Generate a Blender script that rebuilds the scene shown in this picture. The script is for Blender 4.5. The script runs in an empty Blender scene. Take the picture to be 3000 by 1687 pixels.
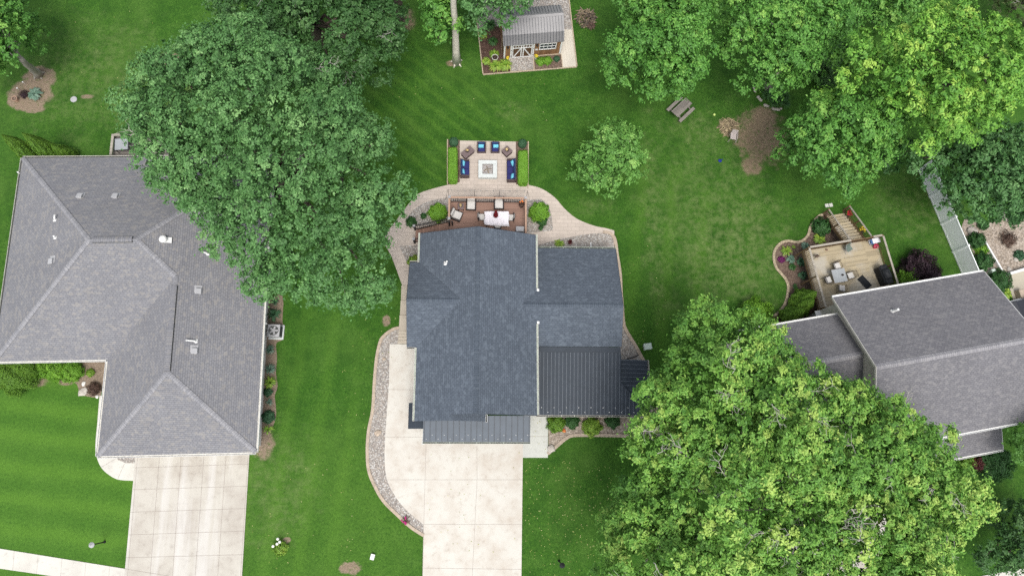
import bpy, bmesh, math, random
import numpy as np
from mathutils import Matrix, Vector
SC = bpy.context.scene
COL = SC.collection
rad = math.radians
# ------------------------------------------------------------------ camera
F = 2065.0; CX, CY = 1500.0, 843.5; NX, NY = 1415.0, 1325.0; HC = 53.0   # photo pixels; HC = flying height in metres
_n = np.array([NX-CX, NY-CY, F]); _n /= np.linalg.norm(_n)
_Z = -_n; _up = np.array([0, -1.0, 0]); _Y = _up-_Z*(_up@_Z); _Y /= np.linalg.norm(_Y); _X = np.cross(_Y, _Z)
RC = np.array([_X, _Y, _Z])
cd = bpy.data.cameras.new("camera"); cam = bpy.data.objects.new("camera", cd); COL.objects.link(cam)
cd.sensor_width = 36.0; cd.lens = F/3000*36; cd.clip_start = 1; cd.clip_end = 2000
m4 = Matrix.Identity(4)
for i in range(3):
    m4[i][0] = RC[i, 0]; m4[i][1] = -RC[i, 1]; m4[i][2] = -RC[i, 2]
m4[2][3] = HC
cam.matrix_world = m4
SC.camera = cam
# ------------------------------------------------------------------ sky, sun, exposure
SUN_EL, SUN_AZ = 66.0, 178.0          # azimuth clockwise from +Y
w = bpy.data.worlds.new("World"); SC.world = w; w.use_nodes = True
nt = w.node_tree; nt.nodes.clear()
wo = nt.nodes.new("ShaderNodeOutputWorld"); bg = nt.nodes.new("ShaderNodeBackground"); sk = nt.nodes.new("ShaderNodeTexSky")
hs = nt.nodes.new("ShaderNodeHueSaturation"); hs.inputs["Saturation"].default_value = 0.35
sk.sky_type = 'NISHITA'; sk.sun_disc = False; sk.sun_elevation = rad(SUN_EL); sk.sun_rotation = rad(SUN_AZ)
sk.dust_density = 3.0; bg.inputs[1].default_value = 0.15
nt.links.new(sk.outputs[0], hs.inputs["Color"]); nt.links.new(hs.outputs[0], bg.inputs[0]); nt.links.new(bg.outputs[0], wo.inputs[0])
sd = bpy.data.lights.new("sun", 'SUN'); sun = bpy.data.objects.new("sun", sd); COL.objects.link(sun)
sd.energy = 1.5; sd.angle = rad(24); sd.color = (1.0, 0.96, 0.9)
_d = Vector((math.sin(rad(SUN_AZ))*math.cos(rad(SUN_EL)), math.cos(rad(SUN_AZ))*math.cos(rad(SUN_EL)), math.sin(rad(SUN_EL))))
sun.rotation_euler = _d.to_track_quat('Z', 'Y').to_euler(); sun.location = _d*100
SC.view_settings.view_transform = 'Standard'; SC.view_settings.look = 'None'; SC.view_settings.gamma = 1
SC.view_settings.use_curve_mapping = False; SC.view_settings.exposure = 0.85
SC.cycles.max_bounces = 6; SC.cycles.diffuse_bounces = 3; SC.cycles.transparent_max_bounces = 4
SC.cycles.use_denoising = False

# ------------------------------------------------------------------ measuring helpers
def P(px, py, z=0.0):
    d = RC@np.array([px-CX, py-CY, F]); t = (z-HC)/d[2]
    return Vector((d[0]*t, d[1]*t, z))
S = 1.16460
ZT = dict(M=(0, 0, 1/S), A=(1380, 0, 6.0368), B=(1290, 390, 8.525), C=(1180, 550, 5.8545), D=(1180, 1000, 4.3909),
          E=(1560, 660, 4.829), F=(1560, 960, 3.9158), G=(2240, 580, 4.1409), H=(2680, 580, 3.8125), I=(0, 1040, 7.5765),
          J=(700, 860, 3.02), K=(0, 180, 4.83), L=(1900, 260, 5.175), N=(0, 0, 1), V=(2240, 860, 5.175),
          q1=(0, 0, 2.576), q2=(1000, 0, 2.576), q3=(2000, 0, 2.576), q5=(1000, 562, 2.576), q6=(2000, 562, 2.576),
          q7=(0, 1124, 2.574), q8=(1000, 1124, 2.574), W=(2600, 1180, 2.8575), X=(2850, 780, 8.05), Y=(960, 700, 4.0267))
def at(k, x, y, z=0.0):
    o = ZT[k]; return P(o[0]+x/o[2], o[1]+y/o[2], z)
def ats(k, pts, z=0.0):
    return [at(k, x, y, z) for x, y in pts]
def smooth(pts, n=6, closed=False):
    out = []; N_ = len(pts)
    rng = range(N_) if closed else range(N_-1)
    for i in rng:
        p0 = pts[(i-1) % N_] if closed or i > 0 else pts[0]*2-pts[1]
        p1 = pts[i]; p2 = pts[(i+1) % N_]
        p3 = pts[(i+2) % N_] if closed or i+2 < N_ else pts[-1]*2-pts[-2]
        for k in range(n):
            t = k/n
            out.append(0.5*((2*p1)+(p2-p0)*t+(2*p0-5*p1+4*p2-p3)*t*t+(3*p1-p0-3*p2+p3)*t**3))
    if not closed: out.append(pts[-1].copy())
    return out

# ------------------------------------------------------------------ materials
MATS = {}
def ramp_mix(nt, fac, c1, c2):
    mx = nt.nodes.new("ShaderNodeMix"); mx.data_type = 'RGBA'
    if isinstance(fac, (int, float)): mx.inputs[0].default_value = fac
    else: nt.links.new(fac, mx.inputs[0])
    for i, c in ((6, c1), (7, c2)):
        if isinstance(c, tuple): mx.inputs[i].default_value = (*c, 1)
        else: nt.links.new(c, mx.inputs[i])
    return mx.outputs[2]
def noise(nt, vec, scale, detail=3, rough=0.55):
    n = nt.nodes.new("ShaderNodeTexNoise"); n.inputs["Scale"].default_value = scale
    n.inputs["Detail"].default_value = detail; n.inputs["Roughness"].default_value = rough
    nt.links.new(vec, n.inputs["Vector"]); return n.outputs["Fac"]
def remap(nt, v, a, b, c=0.0, d=1.0, smooth_=False):
    r = nt.nodes.new("ShaderNodeMapRange"); r.inputs[1].default_value = a; r.inputs[2].default_value = b
    r.inputs[3].default_value = c; r.inputs[4].default_value = d
    if smooth_: r.interpolation_type = 'SMOOTHSTEP'
    nt.links.new(v, r.inputs[0]); return r.outputs[0]
def mathn(nt, op, a, b=None):
    n = nt.nodes.new("ShaderNodeMath"); n.operation = op
    for i, v in enumerate((a, b)):
        if v is None: continue
        if isinstance(v, (int, float)): n.inputs[i].default_value = v
        else: nt.links.new(v, n.inputs[i])
    return n.outputs[0]
def newmat(name, rough=0.8, spec=0.3, metal=0.0):
    m = bpy.data.materials.new(name); m.use_nodes = True; nt = m.node_tree
    b = nt.nodes["Principled BSDF"]; b.inputs["Roughness"].default_value = rough
    b.inputs["Specular IOR Level"].default_value = spec; b.inputs["Metallic"].default_value = metal
    MATS[name] = m
    return m, nt, b
def coords(nt, kind="Object"):
    return nt.nodes.new("ShaderNodeTexCoord").outputs[kind]
def mapping(nt, vec, loc=(0, 0, 0), rot=(0, 0, 0), sc=(1, 1, 1), typ='POINT'):
    n = nt.nodes.new("ShaderNodeMapping"); n.vector_type = typ
    n.inputs["Location"].default_value = loc; n.inputs["Rotation"].default_value = rot; n.inputs["Scale"].default_value = sc
    nt.links.new(vec, n.inputs["Vector"]); return n.outputs[0]
def bump(nt, b, h, strength, dist=0.02):
    n = nt.nodes.new("ShaderNodeBump"); n.inputs["Strength"].default_value = strength; n.inputs["Distance"].default_value = dist
    nt.links.new(h, n.inputs["Height"]); nt.links.new(n.outputs[0], b.inputs["Normal"])
def dim(c, k): return tuple(x*k for x in c)
def plain(name, c, rough=0.7, var=0.12, scale=6.0, metal=0.0, spec=0.3, c2=None, bmp=0.0):
    c = dim(c, .78); c2 = dim(c2, .78) if c2 else None
    m, nt, b = newmat(name, rough, spec, metal)
    v = coords(nt); f = noise(nt, v, scale, 4, 0.6)
    lo = tuple(x*(1-var) for x in c); hi = c2 if c2 else tuple(min(1, x*(1+var)) for x in c)
    nt.links.new(ramp_mix(nt, remap(nt, f, 0.3, 0.7), lo, hi), b.inputs["Base Color"])
    if bmp: bump(nt, b, f, bmp)
    return m
def shingle(name, c1, c2, c3, rowh=0.145):
    m, nt, b = newmat(name, 0.9, 0.2)
    uv = coords(nt, "UV")
    br = nt.nodes.new("ShaderNodeTexBrick"); nt.links.new(uv, br.inputs["Vector"])
    br.inputs["Scale"].default_value = 1.0; br.inputs["Brick Width"].default_value = 0.24; br.inputs["Row Height"].default_value = rowh
    br.inputs["Mortar Size"].default_value = 0.009; br.inputs["Mortar Smooth"].default_value = 0.3; br.offset_frequency = 2; br.offset = 0.37
    br.inputs["Color1"].default_value = (*c1, 1); br.inputs["Color2"].default_value = (*c2, 1)
    br.inputs["Mortar"].default_value = tuple(x*0.45 for x in c1)+(1,)
    vo = nt.nodes.new("ShaderNodeTexVoronoi"); vo.inputs["Scale"].default_value = 1.0
    nt.links.new(mapping(nt, uv, sc=(4.2, 6.9, 1)), vo.inputs["Vector"])
    sepc = nt.nodes.new("ShaderNodeSeparateColor"); nt.links.new(vo.outputs["Color"], sepc.inputs[0])
    k = remap(nt, sepc.outputs[0], 0.66, 0.98)
    c = ramp_mix(nt, mathn(nt, 'MULTIPLY', k, 0.45), br.outputs["Color"], c3)
    big = noise(nt, uv, 0.35, 4, 0.6)
    mul = nt.nodes.new("ShaderNodeMix"); mul.data_type = 'RGBA'; mul.blend_type = 'MULTIPLY'; mul.inputs[0].default_value = 1
    nt.links.new(c, mul.inputs[6])
    vv = remap(nt, big, 0.25, 0.75, 0.92, 1.07)
    fine = remap(nt, noise(nt, uv, 22, 2), 0.2, 0.8, 0.90, 1.10)
    cmb = nt.nodes.new("ShaderNodeCombineColor"); pr = mathn(nt, 'MULTIPLY', vv, fine)
    for i in range(3): nt.links.new(pr, cmb.inputs[i])
    nt.links.new(cmb.outputs[0], mul.inputs[7]); nt.links.new(mul.outputs[2], b.inputs["Base Color"])
    bump(nt, b, br.outputs["Fac"], -0.5, 0.012)
    return m
def boards(name, c, width, ang=0.0, var=0.3, gap=0.3, uv=False, stain=None, rough=0.8):
    """planks of the given width, running along the local x axis turned by ang"""
    c = dim(c, .75); stain = dim(stain, .75) if stain else None
    m, nt, b = newmat(name, rough, 0.25)
    v = mapping(nt, coords(nt, "UV" if uv else "Object"), rot=(0, 0, -ang))
    br = nt.nodes.new("ShaderNodeTexBrick"); nt.links.new(v, br.inputs["Vector"]); br.inputs["Scale"].default_value = 1
    br.inputs["Brick Width"].default_value = 3.6; br.inputs["Row Height"].default_value = width; br.inputs["Mortar Size"].default_value = 0.006
    br.inputs["Color1"].default_value = tuple(x*(1-var) for x in c)+(1,); br.inputs["Color2"].default_value = tuple(min(1, x*(1+var)) for x in c)+(1,)
    br.inputs["Mortar"].default_value = tuple(x*gap for x in c)+(1,)
    g = noise(nt, mapping(nt, v, sc=(1.5, 18, 1)), 1.0, 4, 0.6)
    col = br.outputs["Color"]
    col = ramp_mix(nt, remap(nt, g, 0.35, 0.75, 0, 0.45), col, tuple(x*0.6 for x in c))
    if stain:
        s = noise(nt, v, 0.5, 4, 0.65); col = ramp_mix(nt, remap(nt, s, 0.45, 0.62, 0, 0.75), col, stain)
    nt.links.new(col, b.inputs["Base Color"]); bump(nt, b, br.outputs["Fac"], -0.4, 0.01)
    return m
def siding(name, c, course=0.12):
    m, nt, b = newmat(name, 0.6, 0.3)
    wv = nt.nodes.new("ShaderNodeTexWave"); wv.wave_type = 'BANDS'; wv.bands_direction = 'Z'; wv.wave_profile = 'SAW'
    wv.inputs["Scale"].default_value = 1/course/math.pi/2*math.pi; nt.links.new(coords(nt), wv.inputs["Vector"])
    nt.links.new(ramp_mix(nt, remap(nt, wv.outputs["Fac"], 0.0, 0.25), tuple(x*0.72 for x in c), c), b.inputs["Base Color"])
    bump(nt, b, wv.outputs["Fac"], 0.4, 0.015)
    return m
def gravel(name, cols, scale=11.0, bmp=0.9):
    cols = [dim(c, .74) for c in cols]
    m, nt, b = newmat(name, 0.85, 0.25)
    v = coords(nt)
    vo = nt.nodes.new("ShaderNodeTexVoronoi"); vo.inputs["Scale"].default_value = scale; nt.links.new(v, vo.inputs["Vector"])
    sep = nt.nodes.new("ShaderNodeSeparateColor"); nt.links.new(vo.outputs["Color"], sep.inputs[0])
    cr = nt.nodes.new("ShaderNodeValToRGB"); e = cr.color_ramp; e.interpolation = 'CONSTANT'
    for i, c in enumerate(cols):
        if i < 2: el = e.elements[i]; el.position = i/len(cols)
        else: el = e.elements.new(i/len(cols))
        el.color = (*c, 1)
    nt.links.new(sep.outputs[0], cr.inputs[0])
    dk = remap(nt, vo.outputs["Distance"], 0.25, 0.75, 0, 0.75)
    col = ramp_mix(nt, dk, cr.outputs[0], tuple(x*0.3 for x in cols[0]))
    big = noise(nt, v, 0.8, 3); col = ramp_mix(nt, remap(nt, big, 0.4, 0.7, 0, 0.3), col, tuple(x*0.8 for x in cols[-1]))
    nt.links.new(col, b.inputs["Base Color"]); bump(nt, b, vo.outputs["Distance"], -bmp, 0.05)
    return m
def leafmat(name, c1, c2, c3, transl=0.2):
    m = bpy.data.materials.new(name); m.use_nodes = True; nt = m.node_tree; b = nt.nodes["Principled BSDF"]
    b.inputs["Roughness"].default_value = 0.55; b.inputs["Specular IOR Level"].default_value = 0.3
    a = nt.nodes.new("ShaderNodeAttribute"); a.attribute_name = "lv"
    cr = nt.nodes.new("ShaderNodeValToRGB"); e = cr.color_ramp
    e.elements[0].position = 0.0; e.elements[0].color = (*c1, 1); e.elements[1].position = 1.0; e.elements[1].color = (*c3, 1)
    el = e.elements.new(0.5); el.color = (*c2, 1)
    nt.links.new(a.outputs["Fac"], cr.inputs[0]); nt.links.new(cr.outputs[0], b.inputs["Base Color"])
    t = nt.nodes.new("ShaderNodeBsdfTranslucent"); nt.links.new(cr.outputs[0], t.inputs[0])
    mx = nt.nodes.new("ShaderNodeMixShader"); mx.inputs[0].default_value = transl
    nt.links.new(b.outputs[0], mx.inputs[1]); nt.links.new(t.outputs[0], mx.inputs[2])
    nt.links.new(mx.outputs[0], nt.nodes["Material Output"].inputs[0])
    MATS[name] = m; return m
def pavers(name, c, bw, rh, ang=0.0, var=0.1, mort=0.72, msize=0.012):
    c = dim((c[0], c[1]*1.02, c[2]*1.0), .86)
    m, nt, b = newmat(name, 0.85, 0.25)
    v = mapping(nt, coords(nt), rot=(0, 0, ang))
    br = nt.nodes.new("ShaderNodeTexBrick"); nt.links.new(v, br.inputs["Vector"]); br.inputs["Scale"].default_value = 1
    br.inputs["Brick Width"].default_value = bw; br.inputs["Row Height"].default_value = rh; br.inputs["Mortar Size"].default_value = msize
    br.inputs["Color1"].default_value = tuple(x*(1-var) for x in c)+(1,); br.inputs["Color2"].default_value = tuple(min(1, x*(1+var)) for x in c)+(1,)
    br.inputs["Mortar"].default_value = tuple(x*mort for x in c)+(1,)
    g = noise(nt, v, 1.2, 5, 0.6); col = ramp_mix(nt, remap(nt, g, 0.4, 0.75, 0, 0.35), br.outputs["Color"], tuple(x*0.75 for x in c))
    nt.links.new(col, b.inputs["Base Color"]); bump(nt, b, br.outputs["Fac"], -0.3, 0.008)
    return m
def concrete(name, c, dirt, amount=0.5, streak=None):
    c = dim((c[0], c[1]*1.005, c[2]*.97), .72); dirt = dim(dirt, .66); streak = dim(streak, .72) if streak else None
    m, nt, b = newmat(name, 0.85, 0.25)
    v = coords(nt); a = noise(nt, v, 0.55, 6, 0.65); f = noise(nt, v, 9, 4, 0.7)
    col = ramp_mix(nt, remap(nt, a, 0.42, 0.72, 0, amount), c, dirt)
    col = ramp_mix(nt, remap(nt, f, 0.5, 0.8, 0, 0.25), col, tuple(x*0.8 for x in c))
    sp = noise(nt, mapping(nt, v, sc=(1, 1, 1)), 2.2, 6, 0.75)
    col = ramp_mix(nt, remap(nt, sp, 0.56, 0.74, 0, 0.5), col, dim(dirt, .72))
    if streak:   # tyre-worn lanes along the drive
        s = noise(nt, mapping(nt, v, sc=(0.9, 0.07, 1)), 1.0, 4, 0.6)
        col = ramp_mix(nt, remap(nt, s, 0.48, 0.66, 0, 0.7), col, streak)
    nt.links.new(col, b.inputs["Base Color"]); return m

# ------------------------------------------------------------------ mesh helpers
class MB:
    def __init__(s): s.v = []; s.f = []; s.m = []; s.uv = {}; s.M = Matrix.Identity(4)
    def pt(s, p): s.v.append(tuple(s.M@Vector(p))); return len(s.v)-1
    def face(s, idx, mi=0, uv=None):
        if uv: s.uv[len(s.f)] = uv
        s.f.append(tuple(idx)); s.m.append(mi)
    def quad(s, a, b, c, d, mi=0, uv=None): s.face([s.pt(a), s.pt(b), s.pt(c), s.pt(d)], mi, uv)
    def box(s, c, d, mi=0, rz=0.0, rot=None, taper=1.0):
        R = rot if rot is not None else Matrix.Rotation(rz, 3, 'Z')
        c = Vector(c); h = Vector(d)/2; i = []
        for z in (-1, 1):
            t = taper if z > 0 else 1.0
            for x, y in ((-1, -1), (1, -1), (1, 1), (-1, 1)):
                i.append(s.pt(c+R@Vector((x*h.x*t, y*h.y*t, z*h.z))))
        for q in ((3, 2, 1, 0), (4, 5, 6, 7), (0, 1, 5, 4), (1, 2, 6, 5), (2, 3, 7, 6), (3, 0, 4, 7)): s.face([i[k] for k in q], mi)
    def bbox(s, c, d, r=0.03, mi=0, rz=0.0, rot=None, puff=0.0):
        """box with chamfered edges; puff domes the top (cushions)"""
        R = rot if rot is not None else Matrix.Rotation(rz, 3, 'Z'); c = Vector(c); h = Vector(d)/2
        r = min(r, h.x*.9, h.y*.9, h.z*.9); rings = []
        def ring(ix, iy, z):
            pts = []
            for x, y in ((-1, -1), (1, -1), (1, 1), (-1, 1)):
                X, Y = x*(h.x-ix), y*(h.y-iy)
                pts += [(X-x*r, Y), (X, Y-y*r)] if x*y < 0 else [(X, Y-y*r), (X-x*r, Y)]
            o = []
            for k in (0, 1, 2, 3, 4, 5, 6, 7): o.append(s.pt(c+R@Vector((pts[k][0], pts[k][1], z))))
            return o
        rings = [ring(r, r, -h.z), ring(0, 0, -h.z+r), ring(0, 0, h.z-r), ring(r, r, h.z)]
        for a, b in zip(rings, rings[1:]):
            for k in range(8): s.face((a[k], a[(k+1) % 8], b[(k+1) % 8], b[k]), mi)
        s.face(rings[0][::-1], mi)
        if puff:
            t = s.pt(c+R@Vector((0, 0, h.z+puff)))
            for k in range(8): s.face((rings[3][k], rings[3][(k+1) % 8], t), mi)
        else: s.face(rings[3], mi)
    def tube(s, pts, r, n=6, mi=0, cap=True):
        pts = [Vector(p) for p in pts]; rs = r if isinstance(r, (list, tuple)) else [r]*len(pts); rings = []
        for i, p in enumerate(pts):
            t = (pts[min(i+1, len(pts)-1)]-pts[max(i-1, 0)]).normalized()
            a = t.orthogonal().normalized() if i == 0 else (a-t*a.dot(t)).normalized(); b = t.cross(a)
            rings.append([s.pt(p+(a*math.cos(2*math.pi*k/n)+b*math.sin(2*math.pi*k/n))*rs[i]) for k in range(n)])
        for A_, B_ in zip(rings, rings[1:]):
            for k in range(n): s.face((A_[k], A_[(k+1) % n], B_[(k+1) % n], B_[k]), mi)
        if cap: s.face(rings[0][::-1], mi); s.face(rings[-1], mi)
    def lathe(s, prof, c=(0, 0, 0), n=16, mi=0, cap=True, sx=1.0, sy=1.0):
        c = Vector(c); rings = []
        for r, z in prof: rings.append([s.pt(c+Vector((r*sx*math.cos(2*math.pi*k/n), r*sy*math.sin(2*math.pi*k/n), z))) for k in range(n)])
        for A_, B_ in zip(rings, rings[1:]):
            for k in range(n): s.face((A_[k], A_[(k+1) % n], B_[(k+1) % n], B_[k]), mi)
        if cap: s.face(rings[0][::-1], mi); s.face(rings[-1], mi)
    def prism(s, poly, z0, z1, mi=0, mside=None):
        n = len(poly); ar = sum(poly[i][0]*poly[(i+1) % n][1]-poly[(i+1) % n][0]*poly[i][1] for i in range(n))
        if ar < 0: poly = poly[::-1]
        a = [s.pt((p[0], p[1], z0)) for p in poly]; b = [s.pt((p[0], p[1], z1)) for p in poly]
        s.face(b, mi); s.face(a[::-1], mi)
        for i in range(n): s.face((a[i], a[(i+1) % n], b[(i+1) % n], b[i]), mi if mside is None else mside)
    def strip(s, line, w, z0, z1, mi=0):
        """a raised kerb of width w whose outer edge follows line, to its left"""
        n = len(line); q = []
        for i, p in enumerate(line):
            t = (line[min(i+1, n-1)]-line[max(i-1, 0)]); t.z = 0; t.normalize(); nn = Vector((-t.y, t.x, 0)); q.append(p+nn*w)
        for i in range(n-1):
            a, b, c, d = line[i], line[i+1], q[i+1], q[i]
            lo = lambda v: (v.x, v.y, z0); hi = lambda v: (v.x, v.y, z1)
            s.quad(hi(a), hi(b), hi(c), hi(d), mi); s.quad(lo(a), lo(b), hi(b), hi(a), mi); s.quad(lo(c), lo(d), hi(d), hi(c), mi)
        for a, b in ((line[0], q[0]), (line[-1], q[-1])): s.quad((a.x, a.y, z0), (b.x, b.y, z0), (b.x, b.y, z1), (a.x, a.y, z1), mi)
    def build(s, name, mats, parent=None, loc=None, rz=0.0, smooth_=False):
        me = bpy.data.meshes.new(name); me.from_pydata(s.v, [], s.f)
        if not isinstance(mats, (list, tuple)): mats = [mats]
        for m in mats: me.materials.append(MATS[m] if isinstance(m, str) else m)
        me.polygons.foreach_set("material_index", s.m)
        if s.uv:
            L = me.uv_layers.new(name="uv")
            for fi, uv in s.uv.items():
                for k, li in enumerate(me.polygons[fi].loop_indices): L.data[li].uv = uv[k]
        if smooth_: me.polygons.foreach_set("use_smooth", [True]*len(me.polygons))
        me.update(); bm = bmesh.new(); bm.from_mesh(me); bmesh.ops.recalc_face_normals(bm, faces=bm.faces) if not s.uv else None; bm.to_mesh(me); bm.free()
        o = bpy.data.objects.new(name, me); COL.objects.link(o)
        if parent: o.parent = parent
        if loc is not None: o.location = loc; o.rotation_euler = (0, 0, rz)
        return o
def tag(o, label=None, cat=None, group=None, kind=None):
    if label: o["label"] = label
    if cat: o["category"] = cat
    if group: o["group"] = group
    if kind: o["kind"] = kind
    return o
def thing(name, label, cat, loc=(0, 0, 0), rz=0.0, group=None):
    o = bpy.data.objects.new(name, None); COL.objects.link(o); o.location = loc; o.rotation_euler = (0, 0, rz); o.empty_display_size = 0.3
    return tag(o, label, cat, group)
def dup(o, parent=None, loc=None, rz=None, label=None):
    c = o.copy(); COL.objects.link(c); c.parent = parent
    if loc is not None: c.location = loc
    if rz is not None: c.rotation_euler = (0, 0, rz)
    if label: c["label"] = label
    for ch in o.children: dup(ch, c)
    return c
def struct(name, mb, mats): return tag(mb.build(name, mats), kind="structure")
# ------------------------------------------------------------------ the materials of the place
shingle("slate_shingle", (0.066, 0.080, 0.100), (0.083, 0.100, 0.124), (0.122, 0.145, 0.172))
shingle("grey_shingle", (0.156, 0.157, 0.170), (0.188, 0.188, 0.198), (0.258, 0.240, 0.215))
shingle("grey_cap", (0.185, 0.186, 0.20), (0.235, 0.234, 0.245), (0.33, 0.32, 0.32)); shingle("ash_cap", (0.19, 0.186, 0.20), (0.25, 0.245, 0.255), (0.31, 0.30, 0.30)); shingle("slate_cap", (0.060, 0.074, 0.094), (0.074, 0.090, 0.112), (0.105, 0.124, 0.146))
shingle("ash_shingle", (0.126, 0.124, 0.135), (0.160, 0.157, 0.167), (0.210, 0.202, 0.202))
plain("dark_metal", (0.034, 0.044, 0.058), 0.6, 0.12, 1.5, 0.0, 0.2); plain("slate_metal", (0.080, 0.100, 0.125), 0.55, 0.1, 1.5, 0.0, 0.35)
plain("seam_metal", (0.040, 0.050, 0.065), 0.45, 0.1, 2); plain("rib_metal", (0.11, 0.13, 0.155), 0.5, 0.1, 2)
plain("shed_metal", (0.22, 0.215, 0.22), 0.45, 0.1, 1.2, 0.0, 0.5)
plain("white_trim", (0.80, 0.80, 0.78), 0.5, 0.04, 3)
plain("aged_trim", (0.62, 0.60, 0.54), 0.6, 0.2, 4)
plain("gutter_green", (0.38, 0.43, 0.36), 0.6, 0.25, 5)
plain("gutter_dark", (0.05, 0.055, 0.05), 0.7, 0.3, 5)
plain("vent_grey", (0.42, 0.42, 0.43), 0.5, 0.1, 5)
plain("black_paint", (0.018, 0.018, 0.020), 0.5, 0.2, 4)
plain("black_wicker", (0.045, 0.035, 0.035), 0.7, 0.4, 40, bmp=0.4)
plain("brown_wicker", (0.105, 0.075, 0.075), 0.7, 0.35, 40, bmp=0.4)
plain("table_top", (0.17, 0.125, 0.125), 0.6, 0.25, 14)
plain("navy_cloth", (0.028, 0.030, 0.130), 0.9, 0.2, 30, bmp=0.2)
plain("navy_side", (0.030, 0.050, 0.150), 0.9, 0.25, 20)
plain("aqua_cloth", (0.17, 0.58, 0.74), 0.9, 0.1, 20, bmp=0.15)
plain("cream_cloth", (0.58, 0.56, 0.53), 0.9, 0.08, 12, bmp=0.2)
plain("white_cloth", (0.80, 0.76, 0.80), 0.9, 0.06, 9, bmp=0.5)
plain("red_cloth", (0.22, 0.006, 0.014), 0.85, 0.35, 9)
plain("gold", (0.75, 0.48, 0.16), 0.45, 0.4, 30, 0.2, 0.5, c2=(0.9, 0.75, 0.45))
plain("pale_stone", (0.62, 0.65, 0.63), 0.8, 0.07, 4)
plain("ash_bed", (0.30, 0.27, 0.26), 0.95, 0.5, 12, c2=(0.55, 0.52, 0.50), bmp=0.6)
plain("soil", (0.045, 0.030, 0.022), 0.95, 0.4, 12, bmp=0.5)
plain("bark", (0.115, 0.092, 0.072), 0.95, 0.35, 7, bmp=0.8)
plain("pale_bark", (0.72, 0.67, 0.57), 0.9, 0.22, 5, bmp=0.7)
plain("grey_bark", (0.36, 0.33, 0.28), 0.9, 0.25, 6, bmp=0.7)
plain("bare_twig", (0.42, 0.40, 0.36), 0.9, 0.25, 6)
plain("terracotta", (0.50, 0.33, 0.24), 0.8, 0.15, 8)
plain("white_pot", (0.70, 0.68, 0.63), 0.7, 0.1, 8)
plain("dark_red_pot", (0.05, 0.015, 0.015), 0.4, 0.2, 6)
plain("rock", (0.46, 0.42, 0.37), 0.9, 0.25, 4, bmp=0.6)
plain("glass_dark", (0.02, 0.03, 0.045), 0.12, 0.2, 2, spec=0.6)
plain("table_glass", (0.33, 0.35, 0.36), 0.2, 0.1, 3, spec=0.6)
plain("grill_cover", (0.012, 0.014, 0.017), 0.6, 0.4, 5, bmp=0.3)
plain("mat_black", (0.022, 0.024, 0.027), 0.85, 0.3, 12)
plain("cooler_white", (0.78, 0.78, 0.80), 0.5, 0.05, 4)
plain("cooler_blue", (0.06, 0.14, 0.33), 0.5, 0.1, 4)
plain("pink_plastic", (0.60, 0.05, 0.12), 0.5, 0.1, 4)
plain("olive_cloth", (0.13, 0.17, 0.145), 0.8, 0.2, 6)
plain("vinyl_white", (1.15, 1.17, 1.17), 0.5, 0.04, 1.5)
plain("resin_chair", (0.50, 0.44, 0.42), 0.6, 0.1, 6)
plain("straw", (0.48, 0.36, 0.20), 0.95, 0.4, 5, c2=(0.66, 0.54, 0.34))
plain("dead_wood", (0.24, 0.18, 0.115), 0.95, 0.5, 6, c2=(0.42, 0.33, 0.22))
plain("tennis", (0.58, 0.72, 0.22), 0.9, 0.1, 9)
plain("blue_plastic", (0.02, 0.04, 0.30), 0.5, 0.2, 4)
plain("utility_green", (0.56, 0.66, 0.58), 0.6, 0.06, 4)
plain("car_paint", (0.010, 0.012, 0.018), 0.2, 0.1, 2, spec=0.7)
plain("kerb_stone", (0.44, 0.36, 0.28), 0.9, 0.22, 6)
plain("timber_edge", (0.50, 0.41, 0.30), 0.9, 0.25, 8)
plain("red_flower", (0.42, 0.02, 0.03), 0.8, 0.3, 30); plain("yellow_flower", (0.72, 0.55, 0.04), 0.8, 0.3, 30)
plain("orange_flower", (0.70, 0.20, 0.05), 0.8, 0.3, 30); plain("white_flower", (0.82, 0.82, 0.76), 0.8, 0.05, 20); plain("magenta_flower", (0.42, 0.02, 0.16), 0.8, 0.3, 30)
boards("deck_brown", (0.320, 0.196, 0.150), 0.14, 0.0, 0.14, 0.40)
boards("stair_brown", (0.320, 0.196, 0.150), 0.14, rad(90), 0.14, 0.45)
boards("deck_cedar", (0.46, 0.385, 0.255), 0.14, 0.0, 0.2, 0.35, stain=(0.48, 0.45, 0.39))
boards("cedar_rail", (0.24, 0.155, 0.085), 0.14, 0.0, 0.2, 0.6)
boards("cedar_grey", (0.43, 0.39, 0.33), 0.14, 0.0, 0.2, 0.6)
boards("grey_plank", (0.25, 0.225, 0.20), 0.14, 0.0, 0.25, 0.3)
plain("cap_rail", (0.42, 0.27, 0.19), 0.7, 0.12, 5)
boards("shed_wood", (0.30, 0.165, 0.080), 0.15, rad(90), 0.25, 0.35, uv=True)
siding("beige_siding", (0.46, 0.43, 0.38)); siding("white_siding", (0.66, 0.65, 0.62)); siding("grey_siding", (0.34, 0.36, 0.38))
pavers("patio_stamp", (0.50, 0.425, 0.375), 0.62, 0.31, rad(0.6), 0.07, 0.72, 0.014)
pavers("shed_paver", (0.60, 0.54, 0.46), 0.45, 0.225, rad(-6+90), 0.06, 0.8)
pavers("edge_brick", (0.42, 0.34, 0.24), 0.24, 0.24, 0.3, 0.2, 0.55, 0.02)
concrete("drive_white", (0.68, 0.65, 0.605), (0.58, 0.50, 0.415), 0.8)
concrete("drive_grey", (0.575, 0.54, 0.49), (0.475, 0.425, 0.365), 0.9, streak=(0.68, 0.66, 0.62))
concrete("walk_pale", (0.62, 0.625, 0.59), (0.50, 0.50, 0.47), 0.5)
concrete("walk_bright", (0.68, 0.66, 0.615), (0.58, 0.54, 0.48), 0.7)
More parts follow.
